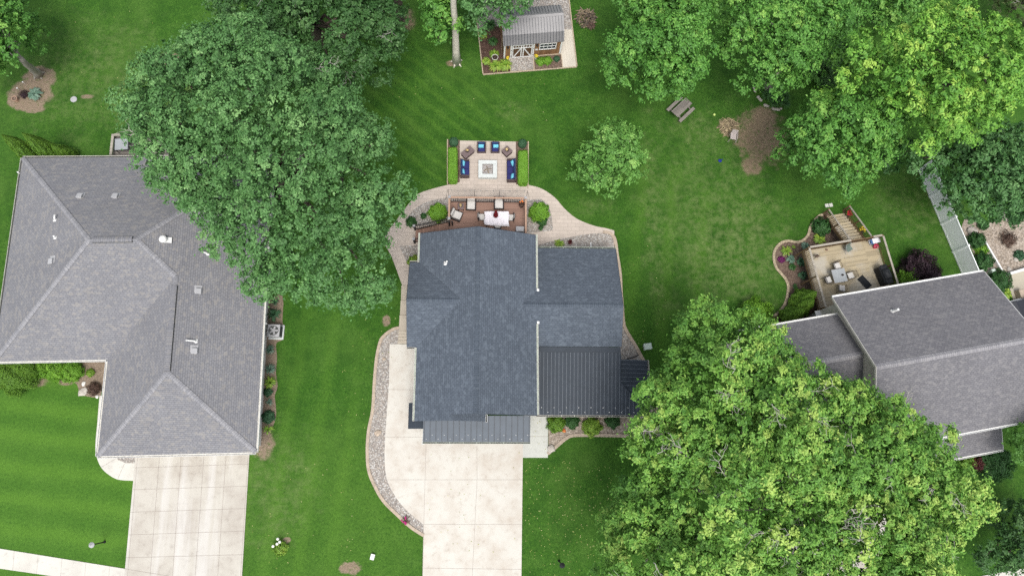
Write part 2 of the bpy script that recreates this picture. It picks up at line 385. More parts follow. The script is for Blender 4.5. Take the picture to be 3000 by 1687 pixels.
concrete("steps_tan", (0.52, 0.46, 0.385), (0.42, 0.36, 0.29), 0.6)
concrete("patio_beige", (0.50, 0.455, 0.375), (0.45, 0.40, 0.33), 0.5)
plain("joint", (0.33, 0.285, 0.25), 0.95, 0.2, 5)
gravel("river_gravel", [(0.52, 0.48, 0.43), (0.38, 0.335, 0.295), (0.62, 0.58, 0.53), (0.44, 0.38, 0.33), (0.55, 0.48, 0.41), (0.70, 0.68, 0.64), (0.32, 0.29, 0.27)], 12.0)
gravel("tan_gravel", [(0.46, 0.38, 0.30), (0.36, 0.29, 0.22), (0.52, 0.44, 0.36), (0.40, 0.33, 0.26), (0.60, 0.52, 0.44)], 10.0)
gravel("bark_mulch", [(0.125, 0.070, 0.052), (0.085, 0.048, 0.036), (0.17, 0.10, 0.075), (0.11, 0.065, 0.050), (0.20, 0.125, 0.095)], 12.0)
gravel("brown_mulch", [(0.20, 0.135, 0.10), (0.14, 0.095, 0.07), (0.26, 0.18, 0.135), (0.17, 0.12, 0.09), (0.30, 0.22, 0.17)], 12.0)
gravel("tan_soil", [(0.34, 0.26, 0.19), (0.29, 0.22, 0.155), (0.39, 0.30, 0.23), (0.32, 0.25, 0.18)], 16.0, 0.3)
# leaves: darkest, middle, palest leaf of each kind
leafmat("oak_leaf", (0.044, 0.122, 0.032), (0.098, 0.230, 0.066), (0.230, 0.410, 0.145))
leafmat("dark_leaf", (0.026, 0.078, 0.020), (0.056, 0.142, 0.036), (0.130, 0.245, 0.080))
leafmat("maple_leaf", (0.048, 0.150, 0.024), (0.108, 0.282, 0.045), (0.260, 0.460, 0.090))
leafmat("gold_leaf", (0.060, 0.185, 0.024), (0.155, 0.355, 0.046), (0.340, 0.520, 0.090))
leafmat("locust_leaf", (0.062, 0.175, 0.028), (0.155, 0.335, 0.052), (0.350, 0.500, 0.105))
leafmat("young_leaf", (0.072, 0.189, 0.034), (0.130, 0.305, 0.058), (0.273, 0.468, 0.117))
leafmat("walnut_leaf", (0.032, 0.098, 0.026), (0.066, 0.170, 0.046), (0.150, 0.290, 0.100))
leafmat("olive_leaf", (0.055, 0.080, 0.026), (0.090, 0.130, 0.040), (0.180, 0.200, 0.090))
leafmat("hedge_leaf", (0.085, 0.210, 0.017), (0.145, 0.320, 0.028), (0.245, 0.440, 0.048))
leafmat("arb_leaf", (0.055, 0.135, 0.012), (0.110, 0.230, 0.022), (0.190, 0.320, 0.036))
leafmat("deep_leaf", (0.020, 0.070, 0.018), (0.036, 0.110, 0.026), (0.065, 0.160, 0.040))
leafmat("boxwood_leaf", (0.028, 0.085, 0.038), (0.045, 0.120, 0.055), (0.075, 0.165, 0.080))
leafmat("blue_leaf", (0.055, 0.120, 0.085), (0.105, 0.190, 0.135), (0.200, 0.290, 0.220))
leafmat("lime_leaf", (0.100, 0.200, 0.020), (0.170, 0.310, 0.035), (0.360, 0.440, 0.070))
leafmat("purple_leaf", (0.022, 0.012, 0.018), (0.045, 0.024, 0.033), (0.085, 0.045, 0.055))
leafmat("red_leaf", (0.050, 0.010, 0.012), (0.090, 0.020, 0.022), (0.150, 0.035, 0.035))
leafmat("brown_leaf", (0.060, 0.035, 0.025), (0.105, 0.062, 0.045), (0.170, 0.110, 0.080))
leafmat("violet_leaf", (0.100, 0.012, 0.075), (0.190, 0.025, 0.140), (0.300, 0.060, 0.220))
leafmat("fallen_leaf", (0.120, 0.190, 0.030), (0.300, 0.340, 0.080), (0.550, 0.520, 0.250), 0.2)

# ------------------------------------------------------------------ lawn
def lawn_material():
    m, nt, b = newmat("lawn", 0.85, 0.2)
    v = coords(nt)
    fine = noise(nt, v, 5.5, 4, 0.75); mid = noise(nt, v, 1.6, 6, 0.72); big = noise(nt, v, 0.22, 5, 0.62); tuft = noise(nt, v, 3.1, 3, 0.6)
    blade = noise(nt, mapping(nt, v, rot=(0, 0, 0.6), sc=(9, 4, 1)), 1.0, 4, 0.7)
    col = ramp_mix(nt, remap(nt, fine, 0.32, 0.66), (0.0117, 0.0494, 0.0032), (0.0396, 0.1165, 0.0084))
    col = ramp_mix(nt, remap(nt, blade, 0.48, 0.72, 0, 0.75), col, (0.0594, 0.1413, 0.0156))
    col = ramp_mix(nt, remap(nt, tuft, 0.50, 0.72, 0, 0.6), col, (0.0142, 0.0582, 0.0036))
    col = ramp_mix(nt, remap(nt, mid, 0.48, 0.70, 0, 0.6), col, (0.0184, 0.0680, 0.0045))
    col = ramp_mix(nt, remap(nt, mid, 0.46, 0.28, 0, 0.5), col, (0.0495, 0.1200, 0.0125))
    col = ramp_mix(nt, remap(nt, big, 0.46, 0.70, 0, 0.5), col, (0.0558, 0.1191, 0.0168))
    patch = noise(nt, v, 0.62, 5, 0.6)
    col = ramp_mix(nt, remap(nt, patch, 0.50, 0.66, 0, 0.55), col, (0.0130, 0.0530, 0.0034))
    col = ramp_mix(nt, mathn(nt, 'MULTIPLY', remap(nt, patch, 0.49, 0.34, 0, 0.55), remap(nt, fine, 0.35, 0.6)), col, (0.0608, 0.1324, 0.0197))
    def blob(k, x, y, rx, ry, ang=0.0, soft=0.5, rough=0.5, nsc=0.9):
        c = at(k, x, y)
        q = mapping(nt, v, loc=tuple(c), rot=(0, 0, ang), sc=(rx, ry, 1), typ='TEXTURE')
        ln = nt.nodes.new("ShaderNodeVectorMath"); ln.operation = 'LENGTH'; nt.links.new(q, ln.inputs[0])
        d = mathn(nt, 'ADD', ln.outputs["Value"], remap(nt, noise(nt, v, nsc, 5, 0.65), 0.2, 0.8, -rough, rough))
        return remap(nt, d, 1.0+soft/2, 1.0-soft/2, 0, 1, True)
    fresh = mathn(nt, 'MULTIPLY', blob('q7', 380, 760, 10.5, 8.5, 0, 0.8, 0.3), remap(nt, fine, 0.3, 0.65, 0.25, 0.75))
    col = ramp_mix(nt, fresh, col, (0.068, 0.160, 0.0165))
    fresh2 = mathn(nt, 'MULTIPLY', blob('M', 800, 1300, 8, 6, 0, 1.0, 0.5), remap(nt, fine, 0.3, 0.65, 0.1, 0.5))
    col = ramp_mix(nt, fresh2, col, (0.068, 0.150, 0.0165))
    # stripes left by the mower, only where it last went
    def stripes(mask, ang, period, amt, dark=(0.0227, 0.0791, 0.0059), pale=(0.0845, 0.1865, 0.0176)):
        nonlocal col
        q = mapping(nt, v, rot=(0, 0, ang)); sp = nt.nodes.new("ShaderNodeSeparateXYZ"); nt.links.new(q, sp.inputs[0])
        y = mathn(nt, 'ADD', sp.outputs[1], remap(nt, noise(nt, v, 0.35, 2), 0, 1, -0.35, 0.35))
        s = mathn(nt, 'SINE', mathn(nt, 'MULTIPLY', y, 2*math.pi/period))
        col = ramp_mix(nt, mathn(nt, 'MULTIPLY', mask, remap(nt, s, 0.1, 0.9, 0, amt)), col, dark)
        col = ramp_mix(nt, mathn(nt, 'MULTIPLY', mask, remap(nt, s, -0.1, -0.9, 0, amt)), col, pale)
    stripes(blob('q7', 380, 700, 9.5, 8, 0, 0.4, 0.15), rad(7), 2.1, 0.26)
    stripes(blob('M', 1010, 330, 9, 8, 0, 0.8, 0.3), rad(40), 1.1, 0.20)
    stripes(blob('M', 760, 1120, 4.5, 14, 0, 0.6, 0.3), rad(96), 2.3, 0.16)
    stripes(blob('M', 1680, 640, 4.5, 8, 0, 0.6, 0.3), rad(98), 2.6, 0.18)
    # thin and dry turf
    dry = (0.1339, 0.1751, 0.0608)
    for a in (('M', 250, 200, 6.0, 4.5), ('M', 1800, 560, 5.0, 8.0), ('M', 1870, 640, 4, 4), ('M', 1640, 540, 0.7, 7.0), ('M', 450, 250, 4.0, 2.6), ('M', 1500, 520, 1.3, 0.7),
              ('M', 1290, 280, 1.5, .8), ('M', 2300, 520, 3, 3), ('M', 700, 1230, 2.5, 3.5), ('M', 1750, 320, 2.5, 1.2)):
        msk = mathn(nt, 'MULTIPLY', blob(*a, soft=1.0, rough=0.8, nsc=0.6), remap(nt, noise(nt, v, 1.7, 5, 0.7), 0.42, 0.70, 0, 0.5))
        col = ramp_mix(nt, msk, col, dry)
    # bare earth
    earth = ramp_mix(nt, remap(nt, noise(nt, v, 5, 5, 0.75), 0.35, 0.68), (0.130, 0.096, 0.060), (0.240, 0.185, 0.122))
    pale = ramp_mix(nt, remap(nt, noise(nt, v, 7, 4, 0.7), 0.3, 0.7), (0.1550, 0.1147, 0.0775), (0.2356, 0.1829, 0.1333))
    for a, c, kw in ((('L', 1690, 740, 2.0, 2.1), earth, dict(soft=0.7, rough=0.7, nsc=1.4)), (('L', 1750, 420, 1.0, 0.9), earth, dict(soft=0.5, rough=0.4)), (('L', 1560, 1190, 0.7, 0.75), earth, dict(soft=0.5, rough=0.5)),
                     (('K', 560, 240, 1.25, 1.0), pale, dict(soft=0.3, rough=0.3)), (('K', 430, 480, 1.7, 1.35), pale, dict(soft=0.25, rough=0.25)), (('K', 260, 560, 0.9, 0.7), pale, dict(soft=0.3, rough=0.25)), (('K', 460, 660, 0.95, 0.45), pale, dict(soft=0.3, rough=0.3)),
                     (('Y', 692, 965, 0.30, 0.42), pale, dict(soft=0.4, rough=0.4, nsc=2)), (('M', 880, 1428, 0.75, 0.42), pale, dict(soft=0.4, rough=0.5, nsc=2)), (('M', 720, 1358, 0.28, 0.2), pale, dict(soft=0.4, rough=0.4, nsc=2)),
                     (('q1', 1290, 450, 1.1, 0.5), pale, dict(soft=0.7, rough=0.8)), (('K', 1240, 500, 0.5, 0.2), pale, dict(soft=0.6, rough=0.6)), (('I', 1450, 600, 0.55, 0.25), pale, dict(soft=0.5, rough=0.4)), (('I', 700, 590, 1.1, 0.4), pale, dict(soft=0.6, rough=0.5)), (('q2', 850, 475, 0.55, 0.3), earth, dict(soft=0.5, rough=0.4)),
                     (('J', 215, 1340, 0.75, 0.9), pale, dict(soft=0.5, rough=0.4)), (('M', 1010, 50, 1.0, 1.0), earth, dict(soft=0.7, rough=0.5))):
        msk = mathn(nt, 'MULTIPLY', blob(*a, **kw), remap(nt, noise(nt, v, 3.5, 4, 0.7), 0.28, 0.5, 0.25, 1))
        col = ramp_mix(nt, msk, col, c)
    nt.links.new(col, b.inputs["Base Color"]); bump(nt, b, mathn(nt, 'ADD', fine, blade), 0.8, 0.05)
lawn_material()
g = MB(); g.quad((-400, -400, 0), (400, -400, 0), (400, 400, 0), (-400, 400, 0)); struct("ground", g, "lawn")

# ------------------------------------------------------------------ drives, paths, beds (each sheet lies 4 mm or more over the one below)
def sheet(name, pts, z, m, kind="structure"):
    b = MB(); b.prism([(p.x, p.y) for p in pts], -0.02, z); return tag(b.build(name, m), kind=kind)
def slab_with_joints(name, pts, z, m, joints, jw=0.022):
    b = MB(); b.prism([(p.x, p.y) for p in pts], -0.02, z, 0)
    for p, q in joints:
        d = (q-p).normalized(); s = Vector((-d.y, d.x, 0))*jw/2; zz = Vector((0, 0, z+0.004))
        p = Vector((p.x, p.y, 0)); q = Vector((q.x, q.y, 0)); b.quad(p-s+zz, q-s+zz, q+s+zz, p+s+zz, 1)
    return tag(b.build(name, [m, "joint"]), kind="structure")
# left drive: 5 lanes of panels
dl = [at('q7', 1028, 500), at('q7', 1884, 500), at('q7', 1826, 1449), at('q7', 1790, 2200), at('q7', 895, 2200), at('q7', 945, 1392)]
J = []
for x0, x1 in ((1040, 960), (1205, 1130), (1368, 1300), (1540, 1470), (1706, 1640), (1872, 1812)): J.append((at('q7', x0, 545), at('q7', x1, 1500)))
for y0, y1 in ((632, 604), (796, 770), (966, 938), (1136, 1108), (1308, 1285)): J.append((at('q7', 1030-(y0-545)*.1, y0), at('q7', 1880-(y0-545)*.062, y1)))
J.append((at('q7', 945, 1392), at('q7', 1290, 1449)))
slab_with_joints("driveway", dl, 0.05, "drive_grey", J)
slab_with_joints("sidewalk", [at('q7', -300, 1200), at('q7', 0, 1240), at('q7', 945, 1392), at('q7', 930, 1640), at('q7', 800, 1505), at('q7', 410, 1449), at('q7', 0, 1390), at('q7', -300, 1350)], 0.04, "walk_bright", [(at('q7', x, 1240+x*.161), at('q7', x-12, 1390+x*.144)) for x in (110, 290, 470, 650, 830)], 0.012)
# centre drive with its curved parking bay
bay = smooth([at('q8', x, y) for x, y in ((360, 0), (330, 420), (328, 600), (345, 720), (380, 800), (430, 880), (500, 960), (560, 1010), (620, 1060))], 5)
dc = [at('q5', 365, 1150), at('q5', 640, 1150), at('q8', 640, 300), at('q8', 1372, 300), at('q8', 1366, 725), at('q8', 1358, 1449), at('q8', 1345, 2200), at('q8', 590, 2200), at('q8', 612, 1449)]+bay[::-1]
J = [(at('q8', *a), at('q8', *b)) for a, b in (((350, 43), (560, 45)), ((330, 400), (615, 400)), ((640, 440), (632, 720)), ((345, 722), (1364, 722)), ((632, 720), (622, 1058)), ((1022, 470), (1024, 720)), ((1024, 720), (990, 1400)), ((622, 1058), (1360, 1058)), ((615, 1386), (1358, 1396)), ((622, 1058), (612, 1500)), ((990, 1396), (985, 1500)))]
slab_with_joints("driveway", dc, 0.05, "drive_white", J, 0.018)
slab_with_joints("walkway", [at('q8', 1376, 200), at('q8', 1558, 200), at('q8', 1557, 556), at('q8', 1368, 556)], 0.056, "walk_pale", [(at('q8', 1374, 397), at('q8', 1557, 397))])
# the right house's drive shows in gaps of the tree and past the shrubs
sheet("driveway", [at('W', -900, 1250), at('W', -200, 800), at('W', 60, 900), at('W', -80, 1449), at('W', -200, 1700), at('W', -1100, 1700)], 0.05, "drive_grey")
sheet("walkway", [at('W', 770, 1449), at('W', 1143, 1380), at('W', 1500, 1320), at('W', 1500, 1600), at('W', 770, 1600)], 0.05, "walk_bright")
# stamped path round the centre house and its patio (runs on below house and deck)
outer = smooth([at('M', x, y) for x, y in ((960, 600), (985, 570), (1012, 535), (1035, 505), (1055, 487), (1090, 475), (1125, 466), (1157, 459))], 5) + \
    smooth([at('M', x, y) for x, y in ((1330, 466), (1362, 475), (1395, 497), (1420, 525), (1450, 550), (1490, 567), (1522, 574), (1545, 580))], 5) + \
    [at('M', 1545, 640), at('M', 1340, 660), at('M', 1040, 690), at('M', 1024, 720), at('M', 1012, 718), at('M', 998, 680), at('M', 985, 645)]
sheet("path", outer, 0.04, "patio_stamp")
sheet("patio", [at('B', 488, 195), at('B', 1885, 222), at('B', 1888, 1330), at('B', 485, 1300)], 0.052, "patio_stamp")
for pts in ([(485, 180), (488, 1262), (180, 1282), (178, 175)], [(1886, 212), (2200, 225), (2190, 1372), (1888, 1285)]):
    sheet("mulch_bed", ats('B', pts), 0.030 if pts[0][0] < 1000 else 0.031, "brown_mulch")
wb = smooth(ats('C', [(770, 170), (640, 195), (520, 215), (420, 245), (300, 305), (200, 375), (120, 460), (60, 570), (50, 660)]), 4)+ats('C', [(170, 672), (775, 600)])
sheet("gravel_bed", wb, 0.047, "river_gravel")
sheet("gravel_bed", ats('C', [(2130, 210), (2380, 200)])+smooth(ats('C', [(2480, 300), (2530, 400), (2560, 560), (2576, 735)]), 4)+ats('C', [(2400, 755), (2230, 775), (2120, 775)]), 0.047, "river_gravel")
sheet("gravel_bed", ats('Y', [(845, 85), (1100, 75), (1100, 330), (965, 325), (905, 220)]), 0.047, "river_gravel")
sheet("gravel_bed", smooth(ats('E', [(60, 288), (200, 248), (330, 215), (450, 185), (560, 165), (780, 128), (1000, 110)]), 3)+smooth(ats('E', [(1000, 110), (1090, 125), (1135, 190), (1150, 330), (1185, 560), (1225, 780), (1250, 920)]), 3)+ats('E', [(1150, 920), (1000, 420), (60, 420)]), 0.0475, "river_gravel")
ke = smooth(ats('E', [(1000, 75), (1075, 88), (1130, 115), (1175, 175), (1200, 270), (1215, 400), (1245, 580), (1265, 740), (1270, 900), (1290, 1150), (1305, 1350)])+ats('F', [(1078, 0), (1140, 110), (1200, 205), (1245, 290), (1290, 370)]), 4)
b = MB(); b.strip(ke[::-1], 0.24, -0.02, 0.10); struct("kerb", b, "kerb_stone")
sheet("gravel_bed", ats('F', [(980, 220), (1040, -60), (1062, 5), (1120, 110), (1180, 205), (1225, 290), (1262, 370), (1240, 480), (980, 480)]), 0.046, "river_gravel")
b = MB(); b.tube([p+Vector((0, 0, .05)) for p in smooth(ats('F', [(1240, 295), (1190, 325), (1140, 345), (1080, 356)]), 4)], 0.05, 6); tag(b.build("bed_edging", "black_paint"), "black plastic edging curving through the gravel by the metal porch roof", "garden edging")
# west bed of the drive and its kerb
kw = [at('q5', x, y) for x, y in ((437, 1015), (395, 1025), (350, 1050), (315, 1080), (288, 1115), (265, 1200), (250, 1300), (238, 1449))]+[at('q8', x, y) for x, y in ((225, 200), (195, 350), (185, 500), (195, 650), (240, 770), (310, 890), (420, 1000), (520, 1090), (616, 1152))]
kw = smooth(kw, 4)
b = MB(); b.strip(kw, 0.22, -0.02, 0.10); struct("kerb", b, "kerb_stone")
sheet("gravel_bed", kw+[at('q8', 622, 1058)]+bay[::-1]+[at('q5', 365, 1150), at('q5', 440, 1150)], 0.040, "river_gravel")
# front bed under the metal porch
kf = smooth(ats('F', [(185, 1460), (225, 1425), (290, 1372), (350, 1318), (400, 1280), (445, 1258), (520, 1250), (700, 1250), (950, 1254), (1200, 1262), (1500, 1275)]), 4)
b = MB(); b.strip(kf, 0.24, -0.02, 0.09); struct("kerb", b, "kerb_stone")
sheet("gravel_bed", kf+ats('F', [(1500, 900), (178, 960)]), 0.04, "tan_gravel")
# left house: tan strip at the air conditioner, bed at the inner corner, curved walk
sheet("dirt_bed", smooth(ats('J', [(255, 40), (385, 20), (385, 240), (398, 290), (395, 400), (330, 440), (338, 560), (328, 700), (343, 820), (318, 900), (328, 1000), (328, 1090), (295, 1190), (250, 1300), (200, 1390)]), 3)+ats('J', [(120, 1390), (150, 1200), (170, 900), (200, 500)]), 0.02, "tan_soil")
sheet("dirt_bed", ats('I', [(-100, 60), (2420, 60), (2230, 930), (2080, 940), (1800, 890)])+smooth(ats('I', [(1760, 800), (1700, 640), (1560, 590), (1400, 560), (1200, 500), (1000, 470), (820, 470), (650, 640), (450, 720), (0, 720), (-300, 730)]), 3), 0.02, "tan_soil")
cw = smooth([at('q7', x, y) for x, y in ((752, 90), (735, 300), (722, 450), (728, 540), (765, 630), (830, 690), (900, 722), (1012, 730))], 5)
slab_with_joints("walkway", cw+[at('q7', 1040, 500), at('q7', 860, 480), at('q7', 850, 90)], 0.035, "walk_bright", [(at('q7', 770, 625), at('q7', 880, 560)), (at('q7', 890, 715), at('q7', 940, 600))])
sheet("stone_bed", [at('q7', x, y) for x, y in ((870, 540), (895, 575), (950, 597), (1022, 597), (1030, 500), (870, 500))], 0.045, "river_gravel")
# shed yard in its own frame
SHO = Vector((1.703, 32.02, 0)); SHA = rad(5.92)
def sh(x, y, z=0.0): return Vector((SHO.x+x*math.cos(SHA)-y*math.sin(SHA), SHO.y+x*math.sin(SHA)+y*math.cos(SHA), z))
sheet("gravel_bed", [sh(-1.8, 2.9), sh(-1.8, 6.0), sh(6.2, 6.0), sh(6.1, 2.1), sh(4.86, 2.1)], 0.024, "river_gravel")
sheet("gravel_bed", [sh(.45, -1.27), sh(2.45, -1.27), sh(2.55, 1), sh(.5, 1)], 0.034, "river_gravel")
sheet("mulch_bed", [sh(-1.82, -1.3), sh(.47, -1.3), sh(.5, .4), sh(0.3, 3.0), sh(-1.8, 3.0)], 0.029, "bark_mulch")
sheet("mulch_bed", [sh(2.42, -1.3), sh(4.84, -1.26), sh(4.86, .2), sh(2.5, .2)], 0.0295, "brown_mulch")
sheet("walkway", [sh(4.84, -1.28), sh(6.0, -1.32), sh(6.1, 2.15), sh(4.87, 2.3)], 0.04, "shed_paver")
# right house: planting bed with brick edge; gravel yard and patio of the far neighbour
er = smooth(ats('G', [(700, 190), (655, 205), (615, 240), (570, 295), (535, 360), (512, 440), (465, 495), (420, 518), (370, 522), (285, 510), (215, 522), (170, 550), (130, 590), (105, 640), (93, 700), (98, 770), (130, 860), (185, 925), (240, 995), (268, 1070), (258, 1180), (225, 1285), (150, 1380), (60, 1440)]), 4)
sheet("mulch_bed", er+ats('G', [(300, 1600), (760, 1500), (760, 1200), (620, 620), (1000, 560), (880, 300), (760, 170)]), 0.025, "brown_mulch")
b = MB(); b.strip(er, 0.2, -0.02, 0.08); tag(b.build("brick_edging", "edge_brick"), "curving row of tan edging bricks round the mulch bed by the cedar deck", "garden edging")
sheet("gravel_bed", ats('H', [(560, 215), (760, 280), (1100, 230), (1400, 250), (1400, 760), (1010, 860), (1060, 1150), (900, 1250), (740, 800), (520, 330)]), 0.02, "tan_gravel")
sheet("patio", ats('H', [(1010, 865), (1500, 720), (1500, 1060), (1100, 1150)]), 0.05, "patio_beige")
sheet("driveway", ats('H', [(1040, 1175), (1500, 1060), (1500, 1300), (1160, 1300)]), 0.05, "mat_black")
# stone landings and steps beside the centre house
steps = [([(870, 552), (965, 552), (965, 728), (866, 728)], .10), ([(864, 731), (965, 731), (965, 903), (856, 903)], .17), ([(852, 906), (965, 906), (965, 1088), (845, 1088)], .24),
         ([(842, 1090), (975, 1090), (975, 1128), (838, 1128)], .20), ([(838, 1130), (975, 1130), (975, 1160), (834, 1160)], .16), ([(834, 1163), (975, 1163), (975, 1196), (830, 1196)], .12), ([(830, 1199), (975, 1199), (975, 1238), (826, 1238)], .08)]
slab_l = ["northernmost of the three long pale concrete landings along the slate roofed house", "middle of the three long pale concrete landings along the slate roofed house", "southernmost long pale concrete landing, just above the narrow steps",
          "topmost narrow concrete step beside the slate roof", "second narrow concrete step from the top beside the slate roof", "third narrow concrete step, next to the lowest one", "lowest narrow concrete step, touching the white driveway"]
for (p, z), l in zip(steps, slab_l):
    b = MB(); q = ats('Y', p); c = sum(q, Vector())/4
    b.prism([(a.x-c.x, a.y-c.y) for a in q], -0.02, z); tag(b.build("concrete_step", "steps_tan", loc=(c.x, c.y, 0)), l, "step", "concrete steps along the west side of the slate roofed house")
# ------------------------------------------------------------------ houses
def roof(name, planes, mat_, parent, th=0.14, caps=(), capw=0.17):
    """one closed roof shell from its planes (lists of corner points); courses run level on every plane"""
    b = MB(); edges = {}
    key = lambda p: tuple(round(c, 3) for c in p)
    for pl in planes:
        pts = [Vector(p) for p in pl]; nrm = Vector()
        for i in range(len(pts)): nrm += pts[i].cross(pts[(i+1) % len(pts)])
        nrm.normalize()
        if nrm.z < 0: pts.reverse(); nrm = -nrm
        h = Vector((-nrm.y, nrm.x, 0)); h = h.normalized() if h.length > 1e-4 else Vector((1, 0, 0)); up = nrm.cross(h)
        if up.z < 0: up = -up
        uv = [(p.dot(h), p.dot(up)) for p in pts]
        b.face([b.pt(p) for p in pts], 0, uv); b.face([b.pt(p-Vector((0, 0, th))) for p in reversed(pts)], 0, uv[::-1])
        for i in range(len(pts)):
            a, c = key(pts[i]), key(pts[(i+1) % len(pts)]); edges.setdefault(frozenset((a, c)), []).append((pts[i], pts[(i+1) % len(pts)]))
    for e in edges.values():
        if len(e) == 1:
            p, q = e[0]; d = Vector((0, 0, th)); b.quad(p, p-d, q-d, q, 0, [(0, 0), (0, th), (1, th), (1, 0)])
    for p, q, drop in caps:
        p, q = Vector(p), Vector(q); d = (q-p); L = d.length; d.normalize(); s = Vector((-d.y, d.x, 0)).normalized()*capw
        z1 = Vector((0, 0, .035)); z2 = Vector((0, 0, .016-drop*capw))
        for sg in (1, -1):
            b.quad(p+z1, q+z1, q+s*sg+z2, p+s*sg+z2, 1, [(0, 0), (0, L), (capw, L), (capw, 0)] if False else [(.02, 0), (.02, L), (.02+capw, L), (.02+capw, 0)])
    return b.build(name, [mat_, mat_.replace('shingle', 'cap')], parent)
def gutter(parent, p, q, mats=("white_trim", "gutter_dark"), w=0.13, h=0.11, hangers=True, inward=None):
    """open trough hung along an eave from p to q; the outside is to the right of p->q"""
    p, q = Vector(p), Vector(q); d = (q-p); L = d.length; d.normalize(); o = Vector((d.y, -d.x, 0)); z = Vector((0, 0, 1))
    b = MB(); t = 0.02
    def bar(o0, o1, z0, z1, mi):
        c = [p+o*a+z*k for a, k in ((o0, z0), (o1, z0), (o1, z1), (o0, z1))]; e = [x+d*L for x in c]
        i = [b.pt(x) for x in c+e]
        for f in ((0, 1, 5, 4), (1, 2, 6, 5), (2, 3, 7, 6), (3, 0, 4, 7), (3, 2, 1, 0), (4, 5, 6, 7)): b.face([i[k] for k in f], mi)
    bar(0.004, t, -h, -.035, 0); bar(w-t, w, -h, .0, 0); bar(t, w-t, -h, -h+.03, 1)
    if hangers:
        for k in range(1, int(L/1.0)+1):
            c = p+d*(k*L/(int(L/1.0)+1)); b.box(c+o*(w/2)+Vector((0, 0, -.02)), (0.03, w, .02), 0, rot=Matrix((d, o, z)).transposed())
    for c in (p, q): b.box(c+o*(w/2)+z*(-h/2), (.012, w, h), 0, rot=Matrix((d, o, z)).transposed())
    return b.build("gutter", list(mats), parent)
def fascia(parent, p, q, mat_="white_trim", h=0.2, t=0.03, name="fascia"):
    p, q = Vector(p), Vector(q); d = (q-p).normalized(); o = Vector((d.y, -d.x, 0)).normalized(); b = MB(); z = Vector((0, 0, 1))
    c = [p+o*a+z*k for a, k in ((.003, -h), (t, -h), (t, .012), (.003, .012))]; e = [x+(q-p) for x in c]; i = [b.pt(x) for x in c+e]
    for f in ((0, 1, 5, 4), (1, 2, 6, 5), (2, 3, 7, 6), (3, 0, 4, 7), (3, 2, 1, 0), (4, 5, 6, 7)): b.face([i[k] for k in f])
    return b.build(name, mat_, parent)
def window(parent, c, w_, h_, normal, panes=2, name="window"):
    """framed sash window on a wall; c = centre on the wall face, normal = outward (x, y)"""
    n = Vector((*normal, 0)).normalized(); s = Vector((-n.y, n.x, 0)); z = Vector((0, 0, 1)); R = Matrix((s, n, z)).transposed(); c = Vector(c)
    b = MB(); fw = .07
    for k in (-1, 1): b.box(c+s*k*(w_/2)+n*.03, (fw, .06, h_+fw), 0, rot=R)
    for k in (-1, 1): b.box(c+z*k*(h_/2)+n*.03, (w_-fw-.004, .055, fw), 0, rot=R)
    for k in range(1, panes): b.box(c+s*(-w_/2+w_*k/panes)+n*.028, (.04, .045, h_-fw-.004), 0, rot=R)
    b.box(c+n*.024, (w_-fw-.004, .04, .035), 0, rot=R)
    o = b.build(name, "white_trim", parent); g = MB(); g.box(c+n*.006, (w_-.06, .012, h_-.06), 0, rot=R); g.build("pane", "glass_dark", o); return o
def solve(k, x, y, o, a, fz, z=4.0):
    """point of a roof seen at a photo pixel, in the house's own frame; fz(x, y) is the roof height"""
    for _ in range(12):
        p = at(k, x, y, z)-Vector((o.x, o.y, 0)); l = Vector((p.x*math.cos(a)+p.y*math.sin(a), -p.x*math.sin(a)+p.y*math.cos(a), 0)); z = fz(l.x, l.y)
    return Vector((l.x, l.y, z))
def box_vent(parent, p, sl, mat_="vent_grey"):
    b = MB(); b.box((0, 0, .05), (.30, .30, .16), 0); b.bbox((0, 0, .17), (.40, .40, .07), .02, 0); b.box((0, .16, .02), (.5, .5, .02), 0)
    o = b.build("roof_vent", mat_, parent); o.location = p; o.rotation_euler = sl; return o
def pipe_vent(parent, p, h=.45, r=.05, lean=(0, 0)):
    b = MB(); b.lathe([(.14, 0), (.12, .03), (r+.015, .10), (r, .14)], n=12, cap=False)
    b.tube([(0, 0, .1), (lean[0]*.5, lean[1]*.5, h*.6), (lean[0], lean[1], h)], r, 10); b.box((0, 0, .0), (.26, .26, .025), 0)
    o = b.build("vent_pipe", "white_trim", parent, smooth_=False); o.location = p; return o

# ---- left house: hip roof, garage wing to the street
LA = rad(0.9); LO = Vector((-15.61, 0.17, 0)); LH = thing("house", "house with pale grey hipped shingle roof and broad white gutters", "house", LO, LA)
ZE = 2.6; sl = .49
rz_ = lambda x, y, h: (x, y, ZE+h)
W_, N_ = -18.35, 21.8
A1, A2 = rz_(-10.75, 14.2, 7.6*sl), rz_(-7.6, 14.2, 7.6*sl); B1, B2 = rz_(-5.3, 11.9, 5.3*sl), rz_(-5.3, 5.3, 5.3*sl)
c_ = {k: rz_(*v, 0) for k, v in dict(SE=(0, 0), NE=(0, N_), NW=(W_, N_), SW=(W_, 6.6), IN=(-10.6, 6.6), GW=(-10.6, 0)).items()}
rf = roof("roof", [[c_['SE'], c_['NE'], A2, B1, B2], [c_['NE'], c_['NW'], A1, A2], [c_['NW'], c_['SW'], A1], [c_['SW'], c_['IN'], B1, A2, A1], [c_['IN'], c_['GW'], B2, B1], [c_['GW'], c_['SE'], B2]], "grey_shingle", LH,
          caps=[(c_['NW'], A1, .2), (c_['SW'], A1, .2), (A2, c_['NE'], .2), (A2, B1, .2), (A1, A2, sl), (B1, B2, sl), (B2, c_['GW'], .2), (B2, c_['SE'], .2)])
